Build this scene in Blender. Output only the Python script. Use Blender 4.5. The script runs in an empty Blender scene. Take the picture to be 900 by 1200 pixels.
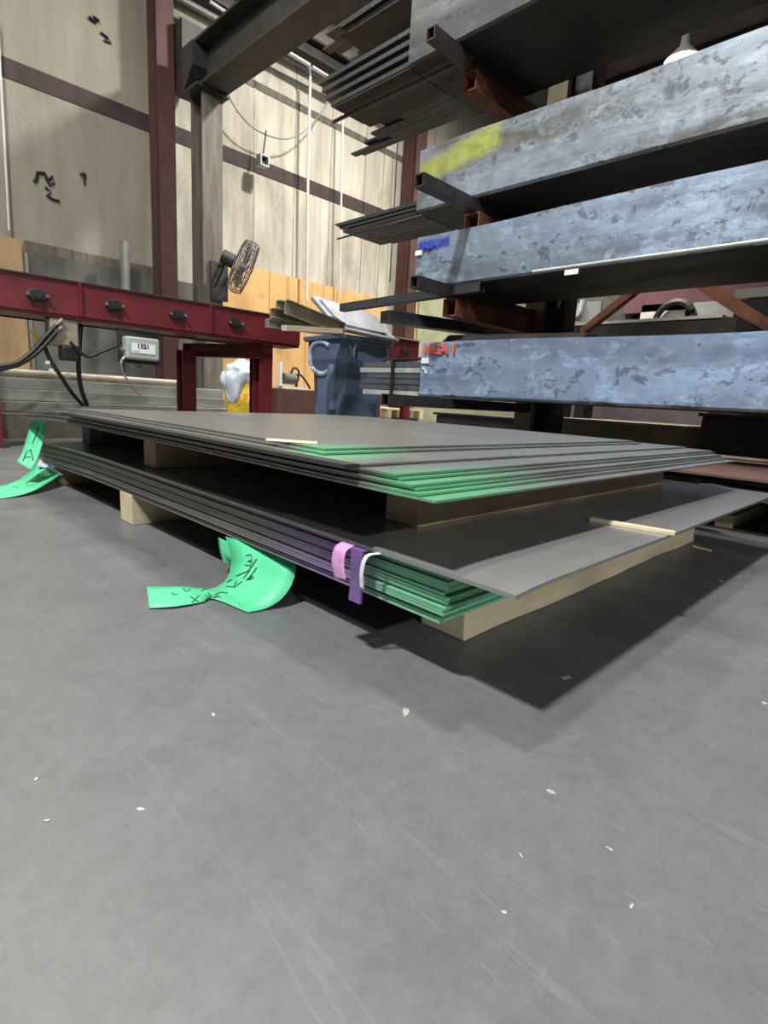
import bpy, bmesh, math, random
from mathutils import Vector, Matrix
random.seed(7)
S = bpy.context.scene
C = S.collection
H = 0.4
# ---------------------------------------------------------------- camera
F = 637.8558
M = Matrix(((0.71, 0.101, -0.697), (-0.702, 0.184, -0.689), (0.059, 0.978, 0.201)))
def _cam():
    c = Vector((450, 600)); Lv = Vector((-200, 430)); Rv = Vector((1100, 508))
    r = lambda p: Vector((p.x-c.x, -(p.y-c.y), -F))
    y = r(Lv).normalized(); x = r(Rv).normalized()
    z = x.cross(y).normalized(); y = z.cross(x).normalized()
    return Matrix((x, y, z))
M = _cam()
cd = bpy.data.cameras.new('camera'); cam = bpy.data.objects.new('camera', cd); C.objects.link(cam)
cam.matrix_world = Matrix.Translation((0, 0, H)) @ M.to_4x4()
cd.sensor_fit = 'VERTICAL'; cd.sensor_height = 36; cd.lens = F/1200*36
cd.clip_start = 0.02; cd.clip_end = 200
S.camera = cam
def ray(px, py): return M @ Vector((px-450, -(py-600), -F))
def onz(px, py, z=0):
    d = ray(px, py); return Vector((0, 0, H)) + d*((z-H)/d.z)
def onx(px, py, x):
    d = ray(px, py); return Vector((0, 0, H)) + d*(x/d.x)
def ony(px, py, y):
    d = ray(px, py); return Vector((0, 0, H)) + d*(y/d.y)

# ---------------------------------------------------------------- materials
class NT:
    def __init__(s, name):
        s.m = bpy.data.materials.new(name); s.m.use_nodes = True
        s.n = s.m.node_tree; s.b = s.n.nodes['Principled BSDF']
        s.tc = s.n.nodes.new('ShaderNodeTexCoord')
    def node(s, t, **k):
        n = s.n.nodes.new('ShaderNode'+t)
        for a, b in k.items(): setattr(n, a, b)
        return n
    def link(s, a, b): s.n.links.new(a, b)
    def mapped(s, sc=(1, 1, 1), loc=(0, 0, 0), rot=(0, 0, 0)):
        mp = s.node('Mapping'); mp.inputs['Scale'].default_value = sc; mp.inputs['Location'].default_value = loc
        mp.inputs['Rotation'].default_value = rot
        s.link(s.tc.outputs['Object'], mp.inputs['Vector']); return mp.outputs['Vector']
    def noise(s, scale=5, sc=(1, 1, 1), detail=6, rough=.6, loc=(0, 0, 0), dist=0):
        n = s.node('TexNoise'); n.inputs['Scale'].default_value = scale; n.inputs['Detail'].default_value = detail
        n.inputs['Roughness'].default_value = rough; n.inputs['Distortion'].default_value = dist
        s.link(s.mapped(sc, loc), n.inputs['Vector']); return n.outputs['Fac']
    def ramp(s, fac, stops):
        r = s.node('ValToRGB'); e = r.color_ramp.elements
        while len(e) < len(stops): e.new(.5)
        for i, (p, c) in enumerate(stops):
            e[i].position = p; e[i].color = (c, c, c, 1) if isinstance(c, (int, float)) else (*c, 1)
        s.link(fac, r.inputs['Fac']); return r.outputs['Color']
    def mix(s, fac, a, b, mode='MIX'):
        m = s.node('Mix', data_type='RGBA', blend_type=mode)
        for sock, v in ((m.inputs[0], fac), (m.inputs[6], a), (m.inputs[7], b)):
            if isinstance(v, (int, float)): sock.default_value = v
            elif isinstance(v, tuple): sock.default_value = (*v, 1)
            else: s.link(v, sock)
        return m.outputs[2]
    def math(s, op, a, b=None, c=None, clamp=False):
        m = s.node('Math', operation=op, use_clamp=clamp)
        for i, v in enumerate((a, b, c)):
            if v is None: continue
            if isinstance(v, (int, float)): m.inputs[i].default_value = v
            else: s.link(v, m.inputs[i])
        return m.outputs[0]
    def bump(s, h, st=.3, d=.01):
        b = s.node('Bump'); b.inputs['Strength'].default_value = st; b.inputs['Distance'].default_value = d
        s.link(h, b.inputs['Height']); s.link(b.outputs['Normal'], s.b.inputs['Normal'])
    def set(s, color=None, rough=None, metal=None, spec=None):
        for k, v in (('Base Color', color), ('Roughness', rough), ('Metallic', metal), ('Specular IOR Level', spec)):
            if v is None: continue
            i = s.b.inputs[k]
            if isinstance(v, tuple): i.default_value = (*v, 1)
            elif isinstance(v, (int, float)): i.default_value = v
            else: s.link(v, i)
def plain(name, a, b=None, scale=8, rough=.6, metal=0, sc=(1, 1, 1), bump=0, spec=.5, lo=.35, hi=.65):
    t = NT(name)
    if b is None: b = tuple(x*.7 for x in a)
    n = t.noise(scale, sc)
    t.set(t.ramp(n, [(lo, b), (hi, a)]), rough, metal, spec)
    if bump: t.bump(n, bump, .005)
    return t.m

def mat_floor():
    t = NT('polished_grey_concrete')
    n = t.noise(1.3, detail=8, rough=.55, dist=.4); n2 = t.noise(9, detail=6, loc=(3, 1, 0)); n3 = t.noise(60, detail=3)
    base = t.ramp(n, [(.25, (.098, .1, .1)), (.5, (.125, .127, .126)), (.75, (.148, .15, .149))])
    base = t.mix(.35, base, t.ramp(n2, [(.35, (.1, .102, .102)), (.65, (.145, .147, .146))]))
    base = t.mix(.3, base, t.ramp(t.noise(45, detail=5, rough=.8), [(.3, (.07, .071, .07)), (.7, (.19, .192, .19))]))
    wv = t.noise(1.1, (9, .5, 1), detail=3, loc=(1, 7, 0), dist=1.5)
    base = t.mix(t.ramp(t.math('ABSOLUTE', t.math('SUBTRACT', wv, .5)), [(0, .18), (.006, 0)]), base, (.25, .25, .25))
    # white flecks of paint and scale
    v = t.node('TexVoronoi', feature='F1'); v.inputs['Scale'].default_value = 14
    t.link(t.mapped((1, 1.6, 1)), v.inputs['Vector'])
    sp = t.math('LESS_THAN', v.outputs['Distance'], .035)
    rn = t.node('SeparateColor'); t.link(v.outputs['Color'], rn.inputs[0])
    sp = t.math('MULTIPLY', sp, t.math('GREATER_THAN', rn.outputs[0], .78))
    base = t.mix(sp, base, (.45, .46, .44))
    sm = t.noise(16, (1, .35, 1), detail=9, rough=.75, loc=(7, 2, 0))
    base = t.mix(t.ramp(sm, [(.66, 0), (.73, .35)]), base, (.3, .31, .3))
    dk = t.noise(2.2, (1, .5, 1), detail=4, loc=(11, 5, 0))
    base = t.mix(t.ramp(dk, [(.58, 0), (.72, .55)]), base, (.05, .05, .05))
    t.set(base, t.ramp(n2, [(.3, .36), (.7, .5)]), 0, .5)
    t.bump(n3, .08, .002)
    return t.m

def steel(name, a, b, pit, rough=.42, metal=.55, sc=(1, .25, 1), scale=5, pitamt=.62, bump=.15):
    t = NT(name)
    n = t.noise(scale, sc, detail=8, rough=.62, dist=.6); p = t.noise(14, (1, .8, .7), detail=10, rough=.72, loc=(4, 0, 2), dist=1.2)
    c = t.ramp(n, [(.32, b), (.62, a)])
    k = t.ramp(p, [(pitamt-.05, 0), (pitamt+.02, 1)])
    c = t.mix(k, c, pit)
    t.set(c, t.ramp(n, [(.3, rough+.15), (.7, rough-.06)]), metal)
    t.bump(n, bump, .01)
    return t.m
def mat_spray(name, base, rough, greens, purple=None):
    """dull sheet steel with marking paint sprayed on: greens = list of (x, y, z, r, amount)"""
    t = NT(name)
    n = t.noise(3, (1, .3, 1), detail=7, rough=.6); fn = t.noise(22, detail=6, loc=(1, 8, 0))
    c = t.ramp(n, [(.3, tuple(x*.72 for x in base)), (.7, tuple(x*1.2 for x in base))])
    c = t.mix(t.ramp(fn, [(.66, 0), (.74, .4)]), c, tuple(x*.45 for x in base))
    def dist(p, s=(1, 1, 1)):
        v = t.node('VectorMath', operation='DISTANCE')
        t.link(t.mapped(s), v.inputs[0]); v.inputs[1].default_value = tuple(q*w for q, w in zip(p, s)); return v.outputs['Value']
    if purple:
        for (x, y, z, r, w, col) in purple:
            d = t.math('ADD', dist((x, y, z)), t.math('MULTIPLY', t.math('SUBTRACT', fn, .5), .12))
            c = t.mix(t.ramp(t.math('DIVIDE', d, r), [(w, .85), (1, 0)]), c, col)
    for (x, y, z, r, w, s) in greens:
        d = t.math('ADD', dist((x, y, z), s), t.math('MULTIPLY', t.math('SUBTRACT', fn, .5), .08))
        c = t.mix(t.ramp(t.math('DIVIDE', d, r), [(w, .92), (1, 0)]), c, (.20, .56, .31))
    t.set(c, t.ramp(n, [(.3, rough+.08), (.7, rough-.06)]), .5 if name != 'bundle_plate_sprayed' else .15)
    return t.m

def mat_face(name, a, b, pit, paint=None, seed=0, amt=.57):
    """mill scale steel face: mottled band of flaked scale along the length"""
    t = NT(name)
    n = t.noise(1.5, (1, .55, 2.6), detail=5, rough=.5, loc=(seed, 0, 0), dist=.3)
    p = t.noise(15, (1, .8, 1.1), detail=10, rough=.68, loc=(4, seed, 2), dist=.35)
    dr = t.noise(22, (1, 1, .2), detail=6, rough=.7, loc=(seed, 4, 0), dist=.2)
    sm = t.noise(5, (1, .25, 1.6), detail=8, rough=.6, loc=(2, seed, 7))
    c = t.ramp(n, [(.38, b), (.52, a)])
    c = t.mix(t.ramp(sm, [(.35, .55), (.6, 0)]), c, tuple(x*.8 for x in b))
    # flakes crowd together where the scale is loose
    loose = t.ramp(t.math('ABSOLUTE', t.math('SUBTRACT', n, .5)), [(0, .13), (.09, 0)])
    q = t.math('ADD', p, loose)
    k = t.ramp(q, [(amt+.02, 0), (amt+.12, .7)])
    c = t.mix(k, c, pit)
    c = t.mix(t.ramp(t.math('ADD', dr, loose), [(amt+.1, 0), (amt+.16, .5)]), c, pit)
    c = t.mix(t.ramp(t.math('SUBTRACT', t.noise(9, (1, .7, 1.4), detail=8, rough=.65, loc=(seed, 9, 1), dist=.5), t.math('MULTIPLY', loose, -.6)), [(.56, 0), (.68, .5)]), c, tuple(min(1, x*1.45) for x in a))
    rim = t.ramp(t.math('ABSOLUTE', t.math('SUBTRACT', q, amt+.045)), [(0, .35), (.02, 0)])
    c = t.mix(rim, c, tuple(min(1, x*1.5) for x in a))
    if paint:
        (y0, z0, y1, z1, w, col) = paint
        sep = t.node('SeparateXYZ'); t.link(t.tc.outputs['Object'], sep.inputs[0])
        wob = t.math('MULTIPLY', t.math('SUBTRACT', t.noise(13, detail=5, loc=(2, 2, 2)), .5), .16)
        # stripe from (y0,z0) to (y1,z1)
        f = t.math('DIVIDE', t.math('SUBTRACT', sep.outputs['Y'], y0), y1-y0)
        zc = t.math('ADD', t.math('MULTIPLY', f, z1-z0), z0)
        dz = t.math('ABSOLUTE', t.math('SUBTRACT', sep.outputs['Z'], zc))
        m1 = t.ramp(t.math('ADD', t.math('DIVIDE', dz, w), wob), [(.45, 1), (1, 0)])
        m2 = t.math('MULTIPLY', t.ramp(f, [(0, 0), (.03, 1)]), t.ramp(f, [(.93, 1), (1, 0)]))
        c = t.mix(t.math('MULTIPLY', t.math('MULTIPLY', m1, m2), t.ramp(t.noise(22, detail=2), [(.3, .55), (.6, .95)])), c, col)
    t.set(c, t.ramp(p, [(.4, .38), (.65, .6)]), .45)
    t.bump(n, .35, .03)
    return t.m

def mat_insul():
    t = NT('dusty_cream_insulation')
    n = t.noise(.5, (1, 1, .6), detail=6, dist=.3); st = t.noise(3.5, (1, 1, .15), detail=7, loc=(2, 0, 3))
    c = t.ramp(n, [(.36, (.31, .285, .235)), (.6, (.52, .49, .42))])
    c = t.mix(.5, c, t.ramp(st, [(.4, (.27, .245, .2)), (.6, (.55, .52, .44))]))
    sp = t.noise(6, detail=8, rough=.7, loc=(9, 1, 4))
    c = t.mix(t.ramp(sp, [(.66, 0), (.72, .85)]), c, (.11, .095, .075))
    gr = t.noise(1.3, (1, 1, .5), detail=7, rough=.65, loc=(6, 2, 8), dist=.8)
    c = t.mix(t.ramp(gr, [(.54, 0), (.7, .6)]), c, (.19, .165, .13))
    # weaker lamp light painted as grey on the bay left of the columns
    sep = t.node('SeparateXYZ'); t.link(t.tc.outputs['Object'], sep.inputs[0])
    xx = t.math('ADD', sep.outputs['X'], t.math('MULTIPLY', t.math('SUBTRACT', st, .5), .5))
    c = t.mix(t.math('MULTIPLY', t.ramp(t.math('DIVIDE', xx, 8), [(.40, 1), (.45, 0)]), .72), c, (.2, .18, .145))
    t.set(c, .9, 0, .2)
    w = t.node('TexWave', wave_type='BANDS', bands_direction='DIAGONAL'); w.inputs['Scale'].default_value = 13
    w.inputs['Distortion'].default_value = 5; w.inputs['Detail'].default_value = 3; t.link(t.mapped(), w.inputs['Vector'])
    t.bump(t.math('ADD', w.outputs['Fac'], st), .25, .015)
    return t.m

def mat_wood(name, a, b, sc, scale=6, rough=.75):
    t = NT(name)
    n = t.noise(scale, sc, detail=8, rough=.65, dist=.8); k = t.noise(3, detail=2, loc=(5, 5, 5))
    c = t.ramp(n, [(.3, b), (.65, a)])
    c = t.mix(t.ramp(k, [(.6, 0), (.75, .4)]), c, tuple(x*.5 for x in b))
    t.set(c, rough, 0, .3); t.bump(n, .3, .004)
    return t.m
def emis(name, col, st):
    t = NT(name); t.set(tuple(min(1, c) for c in col), .5)
    t.b.inputs['Emission Color'].default_value = (*col, 1); t.b.inputs['Emission Strength'].default_value = st
    return t.m

MT = {}
MT['floor'] = mat_floor()
MT['insul'] = mat_insul()
MT['plate'] = mat_spray('dull_grey_plate', (.24, .238, .22), .33, [])
MT['plate_g'] = mat_spray('dull_plate_green_corner', (.24, .238, .222), .33, [(.545, .47, .285, .19, .3, (.5, 1.6, 1)), (.56, .71, .31, .11, .35, (.45, 1, 6))])
MT['plate_e'] = mat_spray('bundle_plate_sprayed', (.23, .212, .19), .5, [(.625, .45, .13, .19, .6, (1, .95, .3))],
                          [(.59, .60, .13, .36, .3, (.30, .18, .40)), (.80, .46, .13, .26, .4, (.14, .05, .24))])
MT['plate_top'] = mat_spray('pale_dusty_plate', (.29, .29, .28), .27, [])
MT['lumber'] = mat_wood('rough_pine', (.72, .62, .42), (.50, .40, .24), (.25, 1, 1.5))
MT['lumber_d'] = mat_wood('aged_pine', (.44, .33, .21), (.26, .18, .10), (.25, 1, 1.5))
MT['ply'] = mat_wood('orange_plywood', (.66, .42, .18), (.50, .29, .11), (1, 1, .35), scale=2.2, rough=.7)
MT['ply_d'] = mat_wood('dusty_plywood', (.36, .25, .13), (.22, .15, .08), (1, 1, .35), scale=2.2, rough=.7)
MT['red'] = plain('dark_red_machine_paint', (.17, .018, .025), (.10, .012, .016), 5, .42, 0, spec=.5)
MT['redcol'] = plain('dull_red_oxide', (.085, .034, .028), (.055, .024, .021), 5, .7)
MT['girt'] = plain('grimy_red_girt', (.055, .032, .03), (.03, .021, .02), 6, .8)
MT['darksteel'] = plain('sooty_dark_steel', (.05, .047, .043), (.028, .027, .026), 6, .6, .2)
MT['greycol'] = plain('dirty_grey_column', (.15, .13, .105), (.07, .06, .05), 5, .75, sc=(3, 3, .3))
MT['rust'] = plain('rusty_orange_steel', (.22, .075, .035), (.10, .038, .022), 9, .75, .1, bump=.3)
MT['armst'] = plain('worn_brown_steel_tube', (.075, .06, .055), (.04, .034, .032), 12, .55, .4)
MT['black'] = plain('black_rubber', (.018, .018, .018), (.01, .01, .01), 10, .5)
MT['bar'] = steel('dark_mill_bar', (.065, .068, .072), (.035, .036, .038), (.025, .025, .025), .45, .4)
MT['bar2'] = steel('blue_grey_bar_steel', (.16, .18, .21), (.08, .085, .095), (.04, .04, .04), .4, .5)
MT['under'] = steel('brown_black_mill_sheet', (.038, .035, .032), (.022, .02, .018), (.02, .02, .02), .55, .3)  # underside colour, like the bars, darkened to stand for missing floor bounce
MT['f1'] = mat_face('mill_scale_shaded_face', (.12, .125, .13), (.075, .078, .08), (.04, .04, .04), None, 3)  # top level darkened: grazing lamp light is painted into the face tones
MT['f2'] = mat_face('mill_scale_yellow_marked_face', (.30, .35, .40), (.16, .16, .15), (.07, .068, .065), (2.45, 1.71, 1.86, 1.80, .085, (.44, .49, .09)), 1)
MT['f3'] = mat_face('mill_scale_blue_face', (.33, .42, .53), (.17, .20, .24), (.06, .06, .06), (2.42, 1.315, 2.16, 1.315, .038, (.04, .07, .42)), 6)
MT['f4'] = mat_face('mill_scale_light_blue_face', (.36, .49, .68), (.22, .29, .41), (.07, .075, .09), None, 9)  # lowest level: stronger light and bluish daylight painted into the scale colour
MT['white'] = plain('off_white_paint', (.75, .75, .72), (.6, .6, .57), 6, .6)
MT['label'] = plain('white_paper', (.85, .85, .85), (.75, .75, .75), 20, .7)
MT['greytube'] = plain('pale_galvanised_steel', (.52, .54, .50), (.34, .36, .33), 4, .5, .3, sc=(.4, 2, 2))
MT['greybox'] = plain('light_grey_enamel', (.42, .45, .43), (.34, .37, .35), 6, .5)
MT['green'] = plain('mint_green_tag_paper', (.10, .60, .29), (.07, .50, .23), 9, .55)
MT['green'].node_tree.nodes['Principled BSDF'].inputs['Subsurface Weight'].default_value = 0
MT['ink'] = plain('black_marker_ink', (.02, .05, .035), (.02, .04, .03), 9, .5)
MT['orangeink'] = plain('orange_spray_letters', (.80, .13, .07), (.62, .11, .07), 22, .6)
MT['blueink'] = plain('blue_spray_letters', (.05, .09, .5), (.04, .07, .4), 22, .6)
MT['purple'] = plain('purple_sprayed_strap', (.22, .10, .36), (.11, .12, .17), 26, .5)
MT['pink'] = plain('pink_paper_tag', (.80, .42, .72), (.66, .3, .6), 14, .6)
MT['binblue'] = plain('blue_bin_plastic', (.13, .185, .28), (.085, .125, .19), 4, .5)
MT['lidgrey'] = plain('dusty_blue_grey_lid', (.24, .27, .30), (.10, .12, .145), 7, .6)
MT['spraywhite'] = plain('pale_blue_spray', (.50, .62, .80), (.38, .5, .7), 22, .7)
MT['aged'] = plain('dull_tan_steel', (.42, .37, .27), (.22, .19, .14), 5, .5, .3)
MT['panel'] = plain('sooty_grey_panel', (.12, .12, .11), (.06, .058, .052), 2, .7)
MT['ceil'] = plain('mauve_grey_roof_sheet', (.20, .17, .175), (.15, .125, .13), 2, .8)
MT['yellow'] = plain('yellow_plastic', (.80, .60, .03), (.62, .42, .02), 6, .45)
MT['yorange'] = plain('orange_print', (.75, .25, .03), (.8, .45, .05), 30, .5)
MT['rag'] = plain('white_plastic_bag', (.72, .78, .86), (.5, .57, .66), 7, .45)
MT['pipeg'] = plain('grey_conduit', (.24, .24, .23), (.17, .17, .16), 6, .5, .3)
MT['fanwire'] = plain('fan_guard_wire', (.17, .165, .16), (.10, .09, .085), 10, .5, .1)
MT['fanblade'] = plain('fan_blade_grey', (.22, .20, .19), (.14, .13, .13), 10, .4, .4)
MT['maroon'] = plain('maroon_sheet', (.17, .065, .085), (.13, .05, .065), 3, .6)
MT['greenboard'] = plain('pale_green_board', (.40, .42, .27), (.30, .31, .19), 3, .7)
MT['rustplate'] = steel('rust_streaked_plate', (.20, .105, .075), (.10, .06, .055), (.38, .15, .05), .5, .3, (1, 1, 1), 3, .66)
MT['tan'] = plain('tan_post_paint', (.26, .23, .155), (.19, .165, .11), 8, .75)
MT['cord'] = plain('white_cord', (.6, .6, .57), (.5, .5, .47), 6, .6)
MT['lamp'] = emis('lamp_glow', (1, .95, .82), 120)
MT['chrome'] = plain('bright_bolt_steel', (.7, .7, .7), (.5, .5, .5), 20, .25, .9)
MT['yhose'] = plain('yellow_hose_sleeve', (.85, .75, .05), (.7, .6, .05), 10, .5)

# ---------------------------------------------------------------- mesh helpers
def bm_(): return bmesh.new()
def obj(name, bm, mat, parent=None, smooth=False, bevel=0, seg=2):
    me = bpy.data.meshes.new(name)
    bmesh.ops.recalc_face_normals(bm, faces=bm.faces)
    bm.to_mesh(me); bm.free()
    o = bpy.data.objects.new(name, me); C.objects.link(o)
    me.materials.append(MT[mat] if isinstance(mat, str) else mat)
    if parent: o.parent = parent
    if smooth:
        for p in me.polygons: p.use_smooth = True
    if bevel:
        b = o.modifiers.new('bevel', 'BEVEL'); b.width = bevel; b.segments = seg; b.limit_method = 'ANGLE'
    return o
def tag(o, label, cat, group=None, kind=None):
    o['label'] = label; o['category'] = cat
    if group: o['group'] = group
    if kind: o['kind'] = kind
    return o
def struct(o): o['kind'] = 'structure'; return o
def thing(name, label, cat, loc=(0, 0, 0), group=None):
    o = bpy.data.objects.new(name, None); C.objects.link(o); o.location = (0, 0, 0)
    o.empty_display_size = .1
    return tag(o, label, cat, group)
def box(bm, lo, hi, R=None, T=None):
    vs = []
    for x in (lo[0], hi[0]):
        for y in (lo[1], hi[1]):
            for z in (lo[2], hi[2]):
                v = Vector((x, y, z))
                if R is not None: v = R @ v
                if T is not None: v = v + Vector(T)
                vs.append(bm.verts.new(v))
    for f in ((0, 1, 3, 2), (4, 6, 7, 5), (0, 4, 5, 1), (2, 3, 7, 6), (0, 2, 6, 4), (1, 5, 7, 3)):
        bm.faces.new([vs[i] for i in f])
    return bm
def frame_at(d):
    d = d.normalized(); u = Vector((0, 0, 1)) if abs(d.z) < .9 else Vector((0, 1, 0))
    a = d.cross(u).normalized(); b = a.cross(d).normalized(); return a, b
def tube(bm, pts, r, n=10, cap=True):
    pts = [Vector(p) for p in pts]; rings = []
    for i, p in enumerate(pts):
        d = (pts[min(i+1, len(pts)-1)]-pts[max(i-1, 0)])
        a, b = frame_at(d)
        rr = r[i] if isinstance(r, (list, tuple)) else r
        rings.append([bm.verts.new(p + a*rr*math.cos(2*math.pi*k/n) + b*rr*math.sin(2*math.pi*k/n)) for k in range(n)])
    for q, w in zip(rings, rings[1:]):
        for k in range(n): bm.faces.new((q[k], q[(k+1) % n], w[(k+1) % n], w[k]))
    if cap:
        bm.faces.new(rings[0][::-1]); bm.faces.new(rings[-1])
    return bm
def spline(pts, n=8):
    pts = [Vector(p) for p in pts]; out = []
    P = [pts[0]*2-pts[1]] + pts + [pts[-1]*2-pts[-2]]
    for i in range(1, len(P)-2):
        for k in range(n):
            t = k/n; a, b, c, d = P[i-1], P[i], P[i+1], P[i+2]
            out.append(.5*((2*b)+(c-a)*t+(2*a-5*b+4*c-d)*t*t+(3*b-a-3*c+d)*t**3))
    out.append(pts[-1]); return out
def prism(bm, prof, p0, p1, up=None):
    """profile [(a,b)] in the plane across p0->p1 (a sideways, b up), extruded"""
    p0 = Vector(p0); p1 = Vector(p1); d = (p1-p0).normalized()
    if up is None: up = Vector((0, 0, 1)) if abs(d.z) < .9 else Vector((0, 1, 0))
    a = d.cross(up).normalized(); b = a.cross(d).normalized()
    q = [bm.verts.new(p0+a*s+b*t) for s, t in prof]; w = [bm.verts.new(p1+a*s+b*t) for s, t in prof]
    n = len(prof)
    for k in range(n): bm.faces.new((q[k], q[(k+1) % n], w[(k+1) % n], w[k]))
    f1 = bm.faces.new(q[::-1]); f2 = bm.faces.new(w)
    bmesh.ops.triangulate(bm, faces=[f1, f2], ngon_method='EAR_CLIP')
    return bm
def iprof(w, h, tf, tw):
    return [(-w/2, -h/2), (w/2, -h/2), (w/2, -h/2+tf), (tw/2, -h/2+tf), (tw/2, h/2-tf), (w/2, h/2-tf), (w/2, h/2), (-w/2, h/2),
            (-w/2, h/2-tf), (-tw/2, h/2-tf), (-tw/2, -h/2+tf), (-w/2, -h/2+tf)]
def cprof(w, h, t): # channel opening towards +a
    return [(0, 0), (w, 0), (w, t), (t, t), (t, h-t), (w, h-t), (w, h), (0, h)]
def aprof(w, h, t): return [(0, 0), (w, 0), (w, t), (t, t), (t, h), (0, h)]
def sqtube(bm, p0, p1, w, h, t, up=None):
    """hollow rectangular tube"""
    p0 = Vector(p0); p1 = Vector(p1); d = (p1-p0).normalized()
    if up is None: up = Vector((0, 0, 1)) if abs(d.z) < .9 else Vector((0, 1, 0))
    a = d.cross(up).normalized(); b = a.cross(d).normalized()
    R = []
    for p in (p0, p1):
        for (ww, hh) in ((w/2, h/2), (w/2-t, h/2-t)):
            R.append([bm.verts.new(p+a*s*ww+b*u*hh) for s, u in ((-1, -1), (1, -1), (1, 1), (-1, 1))])
    o0, i0, o1, i1 = R
    for k in range(4):
        j = (k+1) % 4
        bm.faces.new((o0[k], o0[j], o1[j], o1[k])); bm.faces.new((i0[k], i1[k], i1[j], i0[j]))
        bm.faces.new((o0[k], i0[k], i0[j], o0[j])); bm.faces.new((o1[k], o1[j], i1[j], i1[k]))
    return bm
def disc(bm, c, n, r, h, seg=20, sx=1, sy=1):
    n = Vector(n).normalized(); a, b = frame_at(n); c = Vector(c)
    lo = [bm.verts.new(c+a*r*sx*math.cos(2*math.pi*k/seg)+b*r*sy*math.sin(2*math.pi*k/seg)) for k in range(seg)]
    hi = [bm.verts.new(v.co+n*h) for v in lo]
    for k in range(seg): bm.faces.new((lo[k], lo[(k+1) % seg], hi[(k+1) % seg], hi[k]))
    bm.faces.new(lo[::-1]); bm.faces.new(hi); return bm
def sheet(x0, x1, y0, y1, zf, t, skew=0, nx=10, ny=26):
    """thin plate whose height is zf(x, y)"""
    bm = bm_(); top = []; bot = []
    for j in range(ny+1):
        y = y0+(y1-y0)*j/ny; rt = []; rb = []
        for i in range(nx+1):
            x = x0+(x1-x0)*i/nx + skew*(y-y0); z = zf(x, y)
            rt.append(bm.verts.new((x, y+skew*-.0*(x-x0), z+t))); rb.append(bm.verts.new((x, y, z)))
        top.append(rt); bot.append(rb)
    for j in range(ny):
        for i in range(nx):
            bm.faces.new((top[j][i], top[j][i+1], top[j+1][i+1], top[j+1][i]))
            bm.faces.new((bot[j][i], bot[j+1][i], bot[j+1][i+1], bot[j][i+1]))
    for j in range(ny):
        bm.faces.new((top[j][0], top[j+1][0], bot[j+1][0], bot[j][0])); bm.faces.new((top[j][nx], bot[j][nx], bot[j+1][nx], top[j+1][nx]))
    for i in range(nx):
        bm.faces.new((top[0][i], bot[0][i], bot[0][i+1], top[0][i+1])); bm.faces.new((top[ny][i], top[ny][i+1], bot[ny][i+1], bot[ny][i]))
    return bm
def ribbon(A, B, t=.0012, n=8):
    """paper strip between two edge polylines"""
    A = spline(A, n); B = spline(B, n); bm = bm_(); up = []; lo = []
    for i, (p, q) in enumerate(zip(A, B)):
        d = A[min(i+1, len(A)-1)]-A[max(i-1, 0)]
        nn = d.cross(q-p).normalized()*t
        up.append([bm.verts.new(p.lerp(q, k/4)+nn) for k in range(5)]); lo.append([bm.verts.new(p.lerp(q, k/4)) for k in range(5)])
    for i in range(len(A)-1):
        for k in range(4):
            bm.faces.new((up[i][k], up[i][k+1], up[i+1][k+1], up[i+1][k])); bm.faces.new((lo[i][k], lo[i+1][k], lo[i+1][k+1], lo[i][k+1]))
        bm.faces.new((up[i][0], up[i+1][0], lo[i+1][0], lo[i][0])); bm.faces.new((up[i][4], lo[i][4], lo[i+1][4], up[i+1][4]))
    for e in (0, -1):
        for k in range(4): bm.faces.new((up[e][k], lo[e][k], lo[e][k+1], up[e][k+1]))
    return bm
def text(name, body, size, mat, origin, xdir, ydir, parent, ext=.001, shear=0, bold=0):
    cu = bpy.data.curves.new(name, 'FONT'); cu.body = body; cu.size = size; cu.extrude = ext; cu.offset = bold; cu.shear = shear
    tmp = bpy.data.objects.new(name, cu); C.objects.link(tmp)
    dg = bpy.context.evaluated_depsgraph_get()
    me = bpy.data.meshes.new_from_object(tmp.evaluated_get(dg)); bpy.data.objects.remove(tmp)
    o = bpy.data.objects.new(name, me); C.objects.link(o); me.materials.clear(); me.materials.append(MT[mat])
    x = Vector(xdir).normalized(); y = Vector(ydir); y = (y-x*y.dot(x)).normalized(); z = x.cross(y)
    me.transform(Matrix((x, y, z)).transposed().to_4x4()); me.transform(Matrix.Translation(origin))
    o.parent = parent; return o
def stroke(name, pts, r, mat, parent):
    return obj(name, tube(bm_(), pts, r, 5), mat, parent)

# ---------------------------------------------------------------- setting
struct(obj('floor', box(bm_(), (-9, -9, -.1), (17, 8.2, 0)), 'floor'))
struct(obj('wall_back', box(bm_(), (-9, 8, 0), (17, 8.2, 10)), 'insul'))
def corr(bm, x0, x1, y0, y1, z, pitch=.6):
    box(bm, (x0, y0, z), (x1, y1, z+.05))
    return bm
struct(obj('ceiling', corr(bm_(), -9, 17, -9, 8.2, 8.0), 'ceil'))
struct(obj('wall_right', box(bm_(), (16.9, -9, 0), (17, 8, 8)), 'ceil'))
WY = 8.0
# roof purlins
for x in [ -6+1.5*k for k in range(15)]:
    tag(obj('roof_purlin', prism(bm_(), cprof(.07, .2, .02), (x, -9, 7.78), (x, 7.9, 7.78)), 'darksteel'),
        'dark roof purlin running under the mauve grey roof sheets', 'purlin', 'roof purlins')
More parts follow.
